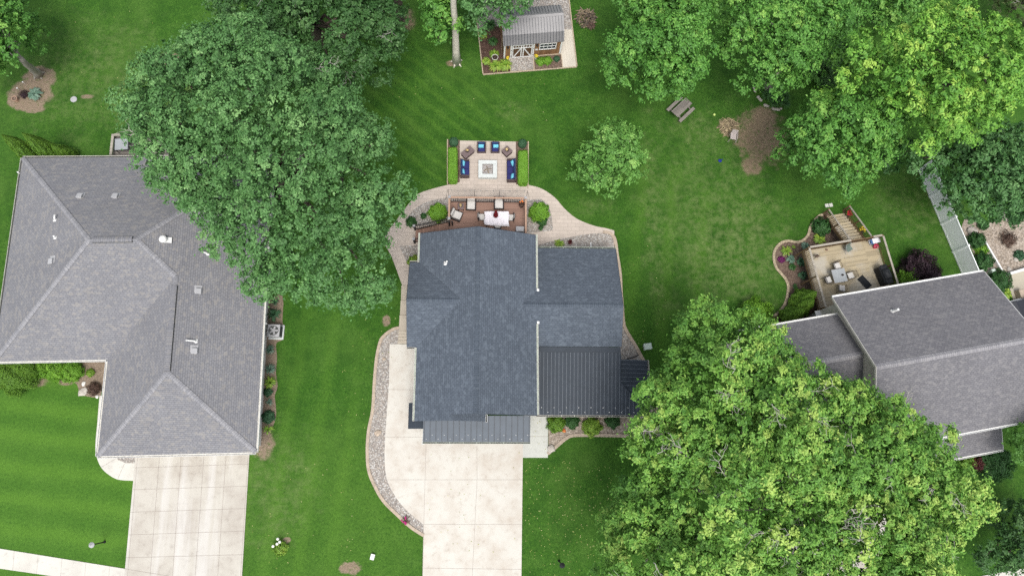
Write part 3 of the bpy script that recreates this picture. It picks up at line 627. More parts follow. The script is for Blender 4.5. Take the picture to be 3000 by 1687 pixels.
for p, q in ((Vector(A1)+Vector((.25, 0, 0)), Vector(A2)-Vector((.25, 0, 0))), (Vector(B1)-Vector((0, .7, 0)), Vector(B2)+Vector((0, .1, 0)))):
    b = MB(); d = (q-p); L = d.length; d.normalize(); s = Vector((-d.y, d.x, 0)); R = Matrix((d, s, Vector((0, 0, 1)))).transposed(); c = (p+q)/2
    for sg in (1, -1):
        i = [b.pt(v) for v in (p+Vector((0, 0, .11)), q+Vector((0, 0, .11)), q+s*sg*.19+Vector((0, 0, .045)), p+s*sg*.19+Vector((0, 0, .045)))]; b.face(i, 0, [(.02, 0), (.02, L), (.2, L), (.2, 0)])
        b.box(c+s*sg*.185+Vector((0, 0, -.03)), (L, .02, .13), 1, rot=R)
    b.build("ridge_vent", ["grey_shingle", "gutter_dark"], rf)
lz = lambda x, y: ZE+sl*max(min(-x, N_-y, x-W_, y-6.6), min(-x, x+10.6, y))
for (x, y), e in (((202, 496), (-.45, 0, 0)), ((291, 496), (-.45, 0, 0)), ((132, 658), (0, -.45, 0)), ((498, 733), (0, .45, 0)), ((488, 883), (0, .45, 0))):
    box_vent(rf, solve('M', x, y, LO, LA, lz), e)
for x, y, h, ln in ((139, 553, .4, (.15, .2)), (140, 597, .25, (0, 0)), (522, 638, .4, (-.25, 0.05)), (492, 858, .5, (-.45, .0))): pipe_vent(rf, solve('M', x, y, LO, LA, lz), h, .06, ln)
b = MB(); b.lathe([(.2, -.1), (.2, .22), (.26, .24), (.26, .30), (.19, .38), (.08, .43), (0.01, .44)], n=18); b.box((.25, 0, .02), (.45, .4, .03), 0, rot=Matrix.Rotation(.45, 3, 'Y'))
o = b.build("roof_vent", "white_trim", rf, smooth_=False); o.location = solve('M', 414, 604, LO, LA, lz)
for p, q in (('SE', 'NE'), ('NE', 'NW'), ('NW', 'SW'), ('SW', 'IN'), ('IN', 'GW'), ('GW', 'SE')):
    P_, Q_ = Vector(c_[p]), Vector(c_[q]); gutter(LH, P_, Q_, ("white_trim", "aged_trim") if p not in ('NE', 'NW') else ("aged_trim", "gutter_dark"), .15, .13, False)
b = MB(); b.prism([(-.45, .45), (-.45, N_-.45), (W_+.45, N_-.45), (W_+.45, 7.05), (-10.15, 7.05), (-10.15, .45)], 0, ZE-.13); wl = b.build("wall", "white_siding", LH)
b = MB(); b.box((-5.3, .45, 1.1), (8.0, .06, 2.2), 0)
for i in range(1, 4): b.box((-5.3, .415, 2.2*i/4), (7.9, .012, .03), 1)
b.build("garage_door", ["white_trim", "aged_trim"], LH)
for x, y, n, pw in ((W_+.45, 12, (-1, 0), 2), (W_+.45, 18, (-1, 0), 2), (-14.5, 7.05, (0, -1), 3), (-.45, 12.5, (1, 0), 2), (-.45, 5, (1, 0), 2), (-13, N_-.45, (0, 1), 2)): window(LH, (x, y, 1.55), 1.3 if pw < 3 else 2.2, 1.2, n, pw)
for k, x, y, d in (('q1', 160, 1308, 'W'), ('q4', 0, 0, '')):
    if k == 'q1':
        b = MB(); b.tube([(W_-.1, 20.6, ZE-.05), (W_-.35, 20.75, ZE-.15), (W_+.3, 20.75, ZE-.5), (W_+.36, 20.75, .1)], .045, 6); b.build("downspout", "white_trim", LH)
b = MB(); b.tube([(W_-.08, 8.1, ZE), (W_-.2, 8.1, ZE-.2), (W_+.38, 8.1, ZE-.5), (W_+.38, 8.1, .1)], .045, 6); b.build("downspout", "white_trim", LH)
b = MB(); b.tube([(.12, 9.0, ZE-.06), (.2, 9.0, ZE-.25), (-.38, 9.0, ZE-.55), (-.38, 9.0, .1)], .045, 6); b.build("downspout", "white_trim", LH)

# ---- centre house: slate blue gables, metal porch and awning roofs
CA = rad(-0.6); CO = Vector((0, 0, 0)); CH = thing("house", "house with slate blue shingle gables and ribbed dark metal porch roofs", "house", CO, CA)
E1, W1, RX, ZC, ps = 3.65, -4.65, -.5, 4.5, .43
ZR = ZC+ps*(E1-RX)
pl = [[(E1, 2.47, ZC), (E1, 15.25, ZC), (RX, 15.25, ZR), (RX, 2.47, ZR)],
      [(W1, 15.25, ZC), (W1, 2.06, ZC), (-2.25, 2.06, ZC+ps*2.4), (-2.25, 2.47, ZC+ps*2.4), (RX, 2.47, ZR), (RX, 15.25, ZR)],
      [(-2.25, 2.06, ZC+ps*2.4), (.15, 2.06, ZC), (.15, 2.55, ZC), (-2.25, 2.55, ZC+ps*2.4)]]
rf = roof("roof", pl, "slate_shingle", CH, caps=[((RX, 2.5, ZR), (RX, 15.22, ZR), ps)])
gr, gy = 5.82, 10.15
vx = W1+(gr-ZC)/ps
roof("roof", [[(-5.31, 13.1, ZC+.02), (-5.31, gy, gr), (vx, gy, gr+.02), (W1, 13.1, ZC+.02)], [(-5.31, 7.06, ZC+.02), (W1, 7.06, ZC+.02), (vx, gy, gr+.02), (-5.31, gy, gr)]], "slate_shingle", CH, caps=[((-5.29, gy, gr), (vx-.1, gy, gr), .43)])
wr, wy = 4.95, 10.05
roof("roof", [[(9.72, 14.75, 2.9), (3.3, 14.75, 2.9), (3.3, 11.08, 4.5), (E1, 11.08, 4.51), (2.6, wy, wr+.01), (9.72, wy, wr)],
              [(9.72, 7.3, 3.8), (9.72, wy, wr), (2.6, wy, wr+.01), (E1, 8.97, 4.51), (3.3, 8.97, 4.5), (3.3, 7.3, 3.8)]], "slate_shingle", CH, caps=[((2.75, wy, wr), (9.7, wy, wr), .43)])
G1 = ("aged_trim", "gutter_green")
gutter(CH, (E1, 2.47, ZC), (E1, 8.75, ZC), G1); gutter(CH, (E1, 11.3, ZC), (E1, 15.3, ZC), G1)
gutter(CH, (W1, 7.0, ZC), (W1, 2.06, ZC), G1); gutter(CH, (W1, 15.3, ZC), (W1, 13.15, ZC), G1)
gutter(CH, (9.72, 14.75, 2.9), (3.85, 14.75, 2.9), ("gutter_green", "gutter_dark")); gutter(CH, (W1-.1, 13.1, ZC), (-5.31, 13.1, ZC), ("aged_trim", "gutter_dark")); gutter(CH, (-5.31, 7.06, ZC), (W1-.15, 7.06, ZC), ("aged_trim", "gutter_dark"))
gutter(CH, (.15, 2.0, ZC), (.15, 2.5, ZC), ("white_trim", "gutter_dark"), hangers=False)
for y in (8.95, 11.1): b = MB(); b.box((E1+.12, y, ZC-.05), (.16, .35, .1), 0); b.tube([(E1+.15, y, ZC-.1), (E1+.15, y, ZC-.5)], .05, 6); b.build("downspout", "white_trim", CH)
for p, q in (((RX, 15.25, ZR), (E1, 15.25, ZC)), ((W1, 15.25, ZC), (RX, 15.25, ZR)), ((E1, 2.47, ZC), (.2, 2.47, ZR-.7*ps)), ((9.72, wy, wr), (9.72, 7.3, 3.8)), ((9.72, 14.75, 2.9), (9.72, wy, wr)), ((-5.31, 7.06, ZC), (-5.31, gy, gr)), ((-5.31, gy, gr), (-5.31, 13.1, ZC))):
    P_, Q_ = Vector(p), Vector(q); d = Q_-P_; mid = (P_+Q_)/2; o = Vector((d.y, -d.x, 0)); ctr = Vector((0, 9, 0)); 
    if (o.dot(mid-ctr)) < 0: P_, Q_ = Q_, P_
    fascia(CH, P_, Q_, "seam_metal", .2, .025)
cz = lambda x, y: min(ZC+ps*(E1-x), ZC+ps*(x-W1))
pipe_vent(rf, solve('q5', 788, 540, CO, CA, cz), .35, .06, (.1, .06))
def metal_roof(parent, poly, ribs, name="metal_roof", mat_="dark_metal", flash=None, z_of=None, rh=0.04, rw=0.045):
    """standing seam roof: a sheet (poly in x, y) at height z_of with raised ribs (pairs of x, y)"""
    b = MB(); n = len(poly); t = [(x, y, z_of(x, y)) for x, y in poly]
    if sum(poly[i][0]*poly[(i+1) % n][1]-poly[(i+1) % n][0]*poly[i][1] for i in range(n)) < 0: t.reverse()
    top = [b.pt(p) for p in t]; bot = [b.pt((x, y, z-.08)) for x, y, z in t]
    b.face(top, 0); b.face(bot[::-1], 0)
    for i in range(n): b.face((bot[i], bot[(i+1) % n], top[(i+1) % n], top[i]), 0)
    for p, q in ribs:
        d = Vector((q[0]-p[0], q[1]-p[1], 0)).normalized(); s = Vector((-d.y, d.x, 0))*rw/2
        P_, Q_ = Vector((*p, z_of(*p)-.004)), Vector((*q, z_of(*q)-.004)); i = [b.pt(v) for v in (P_-s, P_+s, Q_+s, Q_-s)]+[b.pt(v+Vector((0, 0, rh))) for v in (P_-s*.6, P_+s*.6, Q_+s*.6, Q_-s*.6)]
        for f in ((4, 5, 6, 7), (0, 1, 5, 4), (1, 2, 6, 5), (2, 3, 7, 6), (3, 0, 4, 7)): b.face([i[k] for k in f], 1)
    return b.build(name, [mat_, "rib_metal" if mat_ == "dark_metal" else "seam_metal"], parent)
sgp = None
def snow_guards(parent, pts):
    global sgp
    for p in pts:
        if sgp is None:
            b = MB(); b.box((0, 0, .03), (.05, .07, .06), 0, taper=.5); sgp = b.build("snow_guard", "white_trim", parent, loc=p)
        else: dup(sgp, parent, p)
za = lambda x, y: 2.7+(y-.72)*.24
aw = metal_roof(CH, [(-4.17, .72), (3.28, .72), (3.28, 2.5), (-4.17, 2.5)], [((x, .74), (x, 2.48)) for x in np.arange(-4.1, 3.3, .406)], mat_='slate_metal', z_of=za)
snow_guards(aw, [(-3.95+i*.415, .92+(i % 2)*.27, za(0, .92+(i % 2)*.27)) for i in range(18)])
gutter(CH, (-4.2, .72, 2.69), (3.3, .72, 2.69), ("gutter_green", "gutter_dark"), .12, .1)
zb = lambda x, y: 2.66
metal_roof(CH, [(-5.28, 1.62), (-4.2, 1.62), (-4.2, 3.42), (-5.28, 3.42)], [], z_of=lambda x, y: 2.3+(x+5.3)*.15)
zp = lambda x, y: 2.7+(y-2.58)*.205
xs = list(np.arange(3.95, 9.7, .27))
pr = metal_roof(CH, [(3.72, 2.58), (11.75, 2.58), (9.66, 4.86), (9.66, 7.25), (3.72, 7.25)], [((x, 2.6), (x, 6.9)) for x in xs]+[((x, 2.6), (x, 4.86-(x-9.66)*1.09)) for x in np.arange(9.8, 11.7, .27)], z_of=zp)
ze2 = lambda x, y: 3.17-(x-9.66)*.225
metal_roof(CH, [(9.68, 4.86), (11.78, 2.6), (11.78, 6.5), (9.68, 6.5)], [((9.7, y), (11.76, y)) for y in np.arange(4.95, 6.5, .3)]+[((11.76, y), (9.68+(4.86-y)*.93, y)) for y in np.arange(2.85, 4.9, .3)], z_of=ze2)
fl = MB(); fl.box((6.7, 7.1, zp(0, 7.05)+.05), (5.95, .36, .03), 0, rot=Matrix.Rotation(.2, 3, 'X')); fl.build("flashing", "dark_metal", CH)
hp = MB(); hp.tube([(9.67, 4.86, 3.19), (11.76, 2.6, 2.74)], .06, 6); hp.tube([(9.67, 4.86, 3.2), (9.67, 6.9, 3.62)], .045, 6); hp.build("hip_cap", "dark_metal", CH)
snow_guards(pr, [(4.1+i*.437, 2.78+((i+1) % 2)*.32, zp(0, 2.78+((i+1) % 2)*.32)) for i in range(18)])
gutter(CH, (3.72, 2.58, 2.7), (11.8, 2.58, 2.7), ("aged_trim", "gutter_dark"), .12, .1); gutter(CH, (11.78, 2.58, 2.68), (11.78, 6.5, 2.68), ("aged_trim", "gutter_dark"), .12, .1, False)
b = MB(); b.prism([(-4.2, 2.95), (3.2, 2.95), (3.2, 14.8), (-4.2, 14.8)], 0, ZC-.16)
for y0, y1 in ((2.95, 3.0), (14.75, 14.8)):
    b.prism([(0, 0)]*0 or [(-4.2, y0), (3.2, y0), (3.2, y1), (-4.2, y1)], ZC-.16, ZC-.10)
    i = [b.pt(p) for p in ((-4.2, y0, ZC-.1), (3.2, y0, ZC-.1), (RX, y0, ZR-.2), (-4.2, y1, ZC-.1), (3.2, y1, ZC-.1), (RX, y1, ZR-.2))]
    for f in ((0, 1, 2), (5, 4, 3), (0, 3, 4, 1), (1, 4, 5, 2), (2, 5, 3, 0)): b.face([i[k] for k in f])
b.prism([(-4.2, 2.4), (-.3, 2.4), (-.3, 2.9), (-4.2, 2.9)], 0, ZC-.2); b.prism([(-4.95, 7.5), (-4.25, 7.5), (-4.25, 12.7), (-4.95, 12.7)], 0, ZC-.16)
b.prism([(3.25, 7.7), (9.35, 7.7), (9.35, 14.35), (3.25, 14.35)], 0, 2.75)
i = [b.pt(p) for p in ((9.35, 7.7, 2.7), (9.35, 14.35, 2.7), (9.35, wy, wr-.2), (9.3, 7.7, 2.7), (9.3, 14.35, 2.7), (9.3, wy, wr-.2))]
for f in ((0, 1, 2), (5, 4, 3), (0, 3, 4, 1), (1, 4, 5, 2), (2, 5, 3, 0)): b.face([i[k] for k in f])
b.build("wall", "grey_siding", CH)
for c, ww, hh, n, k in (((0.6, 14.8, 2.9), 1.8, 2.0, (0, 1), 2), ((-2.6, 14.8, 3.0), 1.2, 1.2, (0, 1), 2), ((6.4, 14.35, 1.6), 1.6, 1.2, (0, 1), 2), ((9.35, 11, 1.7), 1.4, 1.2, (1, 0), 2), ((-4.2, 5, 3.2), 1.3, 1.2, (-1, 0), 2), ((-4.95, 10, 3.1), 1.6, 1.2, (-1, 0), 2)): window(CH, c, ww, hh, n, k)
b = MB(); b.box((.5, 2.92, 1.1), (4.8, .06, 2.2), 0); b.build("garage_door", "white_trim", CH)
b = MB(); b.tube([(-4.1, .62, 2.6), (-4.25, .55, 2.4), (-4.15, 2.3, 2.0), (-4.15, 2.3, .1)], .045, 6); b.build("downspout", "white_trim", CH)
b = MB(); b.tube([(8.35, 14.9, 2.8), (8.35, 14.5, 2.4), (8.35, 14.5, .15), (8.3, 16.1, .08)], .055, 6); b.build("downspout", "white_trim", CH)
for x, y in ((4.2, 2.8), (7.8, 2.8), (11.5, 2.85), (11.5, 6.3)):
    b = MB(); b.box((x, y, 1.27), (.16, .16, 2.54), 0); b.build("porch_post", "white_trim", CH)

# ---- right house: two storeys, low wing, entrance porch
RA = rad(9.525); RO = Vector((24.74, 10.45, 0)); RH = thing("house", "two storey house with ash grey gable roof and beige gable wall beside the white fence", "house", RO, RA)
e5, rg = 5.2, 8.08
rf = roof("roof", [[(0, 0, e5), (11.5, 0, e5), (11.5, -5.33, rg), (0, -5.33, rg)], [(0, -10.66, e5), (0, -5.33, rg), (11.5, -5.33, rg), (11.5, -10.66, e5)]], "ash_shingle", RH, caps=[((0, -5.33, rg), (11.5, -5.33, rg), .54)], capw=.2)
lw = roof("roof", [[(.38, -1.18, 4.5), (-7, -1.18, 4.5), (-7, -4.3, 6.3), (.38, -4.3, 6.3)], [(.38, -7.42, 4.5), (.38, -4.3, 6.3), (-7, -4.3, 6.3), (-7, -7.42, 4.5)]], "ash_shingle", RH, caps=[((-7, -4.3, 6.3), (.36, -4.3, 6.3), .57)], capw=.2)
po = roof("roof", [[(5.4, -10.3, 3.35), (10.6, -10.3, 3.35), (10.6, -12.5, 2.6), (5.4, -12.5, 2.6)]], "ash_shingle", RH)
for p, q in (((11.5, 0, e5), (0, 0, e5)), ((0, -10.66, e5), (11.5, -10.66, e5)), ((.38, -1.18, 4.5), (-7, -1.18, 4.5)), ((5.4, -12.5, 2.6), (10.6, -12.5, 2.6)), ((-7, -7.42, 4.5), (.38, -7.42, 4.5))): gutter(RH, p, q, ("white_trim", "white_trim"), .14, .12, False)
for p, q in (((0, 0, e5), (0, -5.33, rg)), ((0, -5.33, rg), (0, -10.66, e5)), ((11.5, -5.33, rg), (11.5, 0, e5)), ((11.5, -10.66, e5), (11.5, -5.33, rg)), ((10.6, -12.5, 2.6), (10.6, -10.3, 3.35)), ((5.4, -10.3, 3.35), (5.4, -12.5, 2.6))):
    P_, Q_ = Vector(p), Vector(q)
    if p[0] < 1: P_, Q_ = P_, Q_
    fascia(RH, P_, Q_, "aged_trim" if p[0] < 1 else "white_trim", .2, .035)
b = MB(); b.prism([(.4, -.4), (11.1, -.4), (11.1, -10.26), (.4, -10.26)], 0, e5-.1)
for x0, x1 in ((.4, .45), (11.05, 11.1)):
    i = [b.pt(p) for p in ((x0, -.4, e5-.1), (x0, -10.26, e5-.1), (x0, -5.33, rg-.2), (x1, -.4, e5-.1), (x1, -10.26, e5-.1), (x1, -5.33, rg-.2))]
    for f in ((0, 1, 2), (5, 4, 3), (0, 3, 4, 1), (1, 4, 5, 2), (2, 5, 3, 0)): b.face([i[k] for k in f])
b.prism([(.4, -1.58), (-6.6, -1.58), (-6.6, -7.02), (.4, -7.02)], 0, 4.35)
i = [b.pt(p) for p in ((-6.6, -1.58, 4.3), (-6.6, -7.02, 4.3), (-6.6, -4.3, 6.1), (-6.55, -1.58, 4.3), (-6.55, -7.02, 4.3), (-6.55, -4.3, 6.1))]
for f in ((0, 1, 2), (5, 4, 3), (0, 3, 4, 1), (1, 4, 5, 2), (2, 5, 3, 0)): b.face([i[k] for k in f])
b.build("wall", "beige_siding", RH)
wn = window(RH, (.4, -1.0, 1.5), .9, 1.1, (-1, 0), 3); b = MB(); b.box((.2, -1.0, 2.2), (.42, 1.2, .08), 0); b.build("window_hood", "white_trim", wn)
for c, n in (((6, -.4, 3.3), (0, 1)), ((9, -10.26, 4.2), (0, -1)), ((4, -10.26, 4.2), (0, -1)), ((11.1, -5, 4), (1, 0)), ((-3.5, -7.02, 2.6), (0, -1))): window(RH, c, 1.4, 1.2, n)
b = MB(); b.box((8.2, -10.28, 1.05), (1.0, .08, 2.1), 0); b.build("door", "dark_red_pot", RH)
b = MB(); b.box((10.4, -12.2, 1.25), (.15, .15, 2.5), 0); b.build("porch_post", "white_trim", RH); b = MB(); b.box((5.6, -12.2, 1.25), (.15, .15, 2.5), 0); b.build("porch_post", "white_trim", RH)
b = MB(); b.tube([(10.75, -11.0, 3.0), (11.6, -10.9, 2.9)], .07, 6); b.build("downspout", "white_trim", RH)
pv = solve('G', 1555, 1375, RO, RA, lambda x, y: e5+.54*min(-y, y+10.66)); pipe_vent(rf, pv, .5, .09, (.12, .02))
# ------------------------------------------------------------------ foliage
def leaf_object(name, C, Nn, L, W, lv, mat_, parent, rng, fold=0.25):
    """many single leaves (one folded face each) as one crown mesh"""
    n = len(C); L = np.broadcast_to(L, n)*rng.uniform(.75, 1.25, n); W = np.broadcast_to(W, n)*rng.uniform(.75, 1.25, n)
    Nn = Nn/np.maximum(np.linalg.norm(Nn, axis=1, keepdims=True), 1e-6)
    r = rng.normal(size=(n, 3)); T = r-Nn*np.sum(r*Nn, axis=1, keepdims=True); T /= np.maximum(np.linalg.norm(T, axis=1, keepdims=True), 1e-6); B = np.cross(Nn, T)
    V = np.empty((n, 4, 3))
    V[:, 0] = C-T*L[:, None]/2; V[:, 2] = C+T*L[:, None]/2-Nn*(L*.12)[:, None]
    V[:, 1] = C+B*W[:, None]/2+Nn*(W*fold)[:, None]; V[:, 3] = C-B*W[:, None]/2+Nn*(W*fold)[:, None]
    me = bpy.data.meshes.new(name); me.vertices.add(n*4); me.loops.add(n*4); me.polygons.add(n)
    me.vertices.foreach_set("co", V.astype(np.float32).ravel()); me.loops.foreach_set("vertex_index", np.arange(n*4, dtype=np.int32))
    me.polygons.foreach_set("loop_start", np.arange(0, n*4, 4, dtype=np.int32)); me.polygons.foreach_set("loop_total", np.full(n, 4, dtype=np.int32))
    a = me.attributes.new("lv", 'FLOAT', 'POINT'); a.data.foreach_set("value", np.repeat(np.clip(lv, 0, 1), 4).astype(np.float32))
    me.materials.append(MATS[mat_]); me.update(calc_edges=True)
    o = bpy.data.objects.new(name, me); COL.objects.link(o)
    if parent: o.parent = parent
    return o
def poly_dist(poly, X, Y):
    """signed distance of points to a polygon (positive inside)"""
    p = np.array(poly); q = np.roll(p, -1, 0); d = np.full(X.shape, 1e9); ins = np.zeros(X.shape, bool)
    for (x0, y0), (x1, y1) in zip(p, q):
        ex, ey = x1-x0, y1-y0; t = np.clip(((X-x0)*ex+(Y-y0)*ey)/max(ex*ex+ey*ey, 1e-9), 0, 1)
        d = np.minimum(d, np.hypot(X-x0-t*ex, Y-y0-t*ey)); c = ((y0 > Y) != (y1 > Y)); ins ^= c & (X < (x1-x0)*(Y-y0)/np.where(y1 == y0, 1e-9, y1-y0)+x0)
    return np.where(ins, d, -d)
def clumps(centres, radii, per, rng, flat=.75, up=.62, shell=.6, tone=None, tip=0.0, droop=0.0):
    """leaves gathered in the rounded sprays that make up a crown"""
    Cs, Ns, Ls = [], [], []
    for i, (c, r) in enumerate(zip(centres, radii)):
        n = max(6, int(per*r*r)); m = max(5, int(27*r*r))      # leaves sit in small whorls at the shoot ends
        e = rng.normal(size=(m, 3)); e[:, 2] = e[:, 2]*.9+.3; e /= np.linalg.norm(e, axis=1, keepdims=True); er = r*rng.uniform(shell, 1.05, m)**.6
        k = rng.integers(0, m, n); d = e[k]; q = d*er[k][:, None]+rng.normal(size=(n, 3))*np.array([1, 1, .6])*(np.where(rng.random(n) < .22, .22, .085*rng.uniform(.55, 1.6, m)[k]))[:, None]*r**.3; q = q*np.array([1, 1, flat])
        out = q-(d*(er[k]-.12)[:, None])*np.array([1, 1, flat]); out /= np.maximum(np.linalg.norm(out, axis=1, keepdims=True), 1e-6)
        q[:, 2] -= droop*np.hypot(q[:, 0], q[:, 1])
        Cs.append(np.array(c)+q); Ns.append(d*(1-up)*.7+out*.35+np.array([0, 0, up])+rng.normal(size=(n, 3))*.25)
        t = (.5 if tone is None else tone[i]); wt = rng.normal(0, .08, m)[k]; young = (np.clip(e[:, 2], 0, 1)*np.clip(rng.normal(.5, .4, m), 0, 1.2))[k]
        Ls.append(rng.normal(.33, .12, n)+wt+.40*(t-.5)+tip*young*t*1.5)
    return np.concatenate(Cs), np.concatenate(Ns), np.concatenate(Ls)
def limb(b, p, q, r0, r1, rng, n=5, wob=.08, sag=0.0):
    p, q = Vector(p), Vector(q); L = (q-p).length; pts = []
    for i in range(n+1):
        t = i/n; v = p.lerp(q, t); k = math.sin(math.pi*t)*L*wob; v += Vector((rng.normal()*k, rng.normal()*k, rng.normal()*k*.5+sag*math.sin(math.pi*t)*L)); pts.append(v)
    b.tube(pts, [r0+(r1-r0)*i/n for i in range(n+1)], 6); return pts
def tree(name, label, poly, ze, zt, base, mat_, seed, cr=1.25, space=1.05, leaf=(.34, .17), cover=1.5, bark_="bark", tr=.35, tip=.3, dome=5.0, lump=1.0, fill=.6, fork=None, twigs=0, group=None, cat="tree", gap=0.0, trunk_top=None, limbs=10, lean=None):
    rng = np.random.default_rng(seed); poly = [(p.x, p.y) for p in poly]; P2 = np.array(poly)
    base = Vector(base); root = thing(name, label, cat, base, 0, group)
    lo, hi = P2.min(0), P2.max(0); pts = []; tries = 0
    cand = rng.uniform(lo, hi, (int(40*np.prod(hi-lo)/space**2), 2)); D = poly_dist(poly, cand[:, 0], cand[:, 1])
    cand = cand[D > cr*.45]; D = D[D > cr*.45]; keep = []; grid = {}
    for i, (x, y) in enumerate(cand):
        gx, gy = int(x//space), int(y//space); ok = True
        for a in (-1, 0, 1):
            for c in (-1, 0, 1):
                for j in grid.get((gx+a, gy+c), ()):
                    if (cand[j, 0]-x)**2+(cand[j, 1]-y)**2 < space*space: ok = False
        if ok: keep.append(i); grid.setdefault((gx, gy), []).append(i)
    X, Y, D = cand[keep, 0], cand[keep, 1], D[keep]; Dm = min(dome, D.max())
    rise = np.sqrt(np.clip(1-(1-np.clip(D/Dm, 0, 1))**2, 0, 1))
    wv = np.sin(X*.9+seed)*np.sin(Y*.8+seed*1.7)+.7*np.sin(X*1.9+Y*1.3+seed)+.6*np.sin(X*.45-Y*.55+seed*3)
    Z = ze+(zt-ze)*rise+lump*.55*wv*np.clip(D/2, .3, 1)+rng.normal(0, .35*lump, len(X))
    R = cr*rng.uniform(.72, 1.18, len(X)); tone = np.clip(.5+.22*wv/1.6+rng.normal(0, .2, len(X)), 0, 1)
    if gap:   # thin places where the crown lets the eye through
        g = np.sin(X*1.15+seed*2.1)+np.sin(Y*1.3+seed*.7)+np.sin((X+Y)*.7+seed); m = g > np.quantile(g, gap); X, Y, Z, R, tone, D = X[m], Y[m], Z[m], R[m], tone[m], D[m]
    cen = np.stack([X, Y, Z], 1); k = rng.random(len(X)) < fill
    low = cen[k].copy(); low[:, 2] = np.maximum(low[:, 2]-rng.uniform(1.4, 3.2, k.sum())*min(1, (zt-ze)/5+.35), .9); allc = np.concatenate([cen, low]); allr = np.concatenate([R, R[k]*1.05]); allt = np.concatenate([tone, tone[k]*.7])  # lower clumps get darker leaves: shade between the sprays put into their colour
    per = 2*math.pi*cover*1.25/(leaf[0]*leaf[1]*.5)
    C, Nn, lv = clumps(allc, allr, per*.62, rng, tone=allt, tip=tip)
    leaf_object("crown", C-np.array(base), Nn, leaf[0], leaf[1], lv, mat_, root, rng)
    b = MB(); ctr = Vector((float(X.mean()), float(Y.mean()), ze+.35*(zt-ze)))
    top = Vector(trunk_top)-base if trunk_top else (Vector((base.x+(ctr.x-base.x)*.35, base.y+(ctr.y-base.y)*.35, max(ze*.75, 1.2)))-base)
    n = 6; tp = [Vector((0, 0, -.1))]+[Vector((0, 0, 0)).lerp(top, i/n)+Vector((rng.normal(), rng.normal(), 0))*tr*.12 for i in range(1, n+1)]
    b.tube(tp, [tr*1.45]+[tr*(1.12-.45*i/n) for i in range(1, n+1)], 10)
    for i in range(5): a = i*1.26+seed; b.tube([(math.cos(a)*tr*.5, math.sin(a)*tr*.5, tr*1.2), (math.cos(a)*tr*1.3, math.sin(a)*tr*1.3, tr*.35), (math.cos(a)*tr*2.1, math.sin(a)*tr*2.1, -.06)], [tr*.45, tr*.35, tr*.12], 6)
    idx = rng.choice(len(cen), min(limbs, len(cen)), replace=False)
    for i in idx: limb(b, top*(.86+.14*rng.random()), Vector(cen[i])-base-Vector((0, 0, .5)), tr*.42, .03, rng)
    b.build("trunk", bark_, root, smooth_=True)
    if twigs:
        idx = rng.choice(len(cen), min(twigs, len(cen)), replace=False)
        for i in idx:
            b = MB(); c = Vector(cen[i])-base; a = rng.uniform(0, 6.28); d = Vector((math.cos(a), math.sin(a), .25)); L = rng.uniform(.9, 1.9); s = c+Vector((0, 0, R[i]*.40))-d*L*.4
            sp = limb(b, s, s+d*L, .022, .009, rng, 5, .12)
            for q in sp[1:]:
                for _ in range(2):
                    a2 = a+rng.uniform(-1.3, 1.3); e = q+Vector((math.cos(a2), math.sin(a2), rng.uniform(0, .5)))*rng.uniform(.3, .8); limb(b, q, e, .012, .006, rng, 3, .12)
            b.build("bare_branch", "bare_twig", root)
    return root
BUSHN = [0]
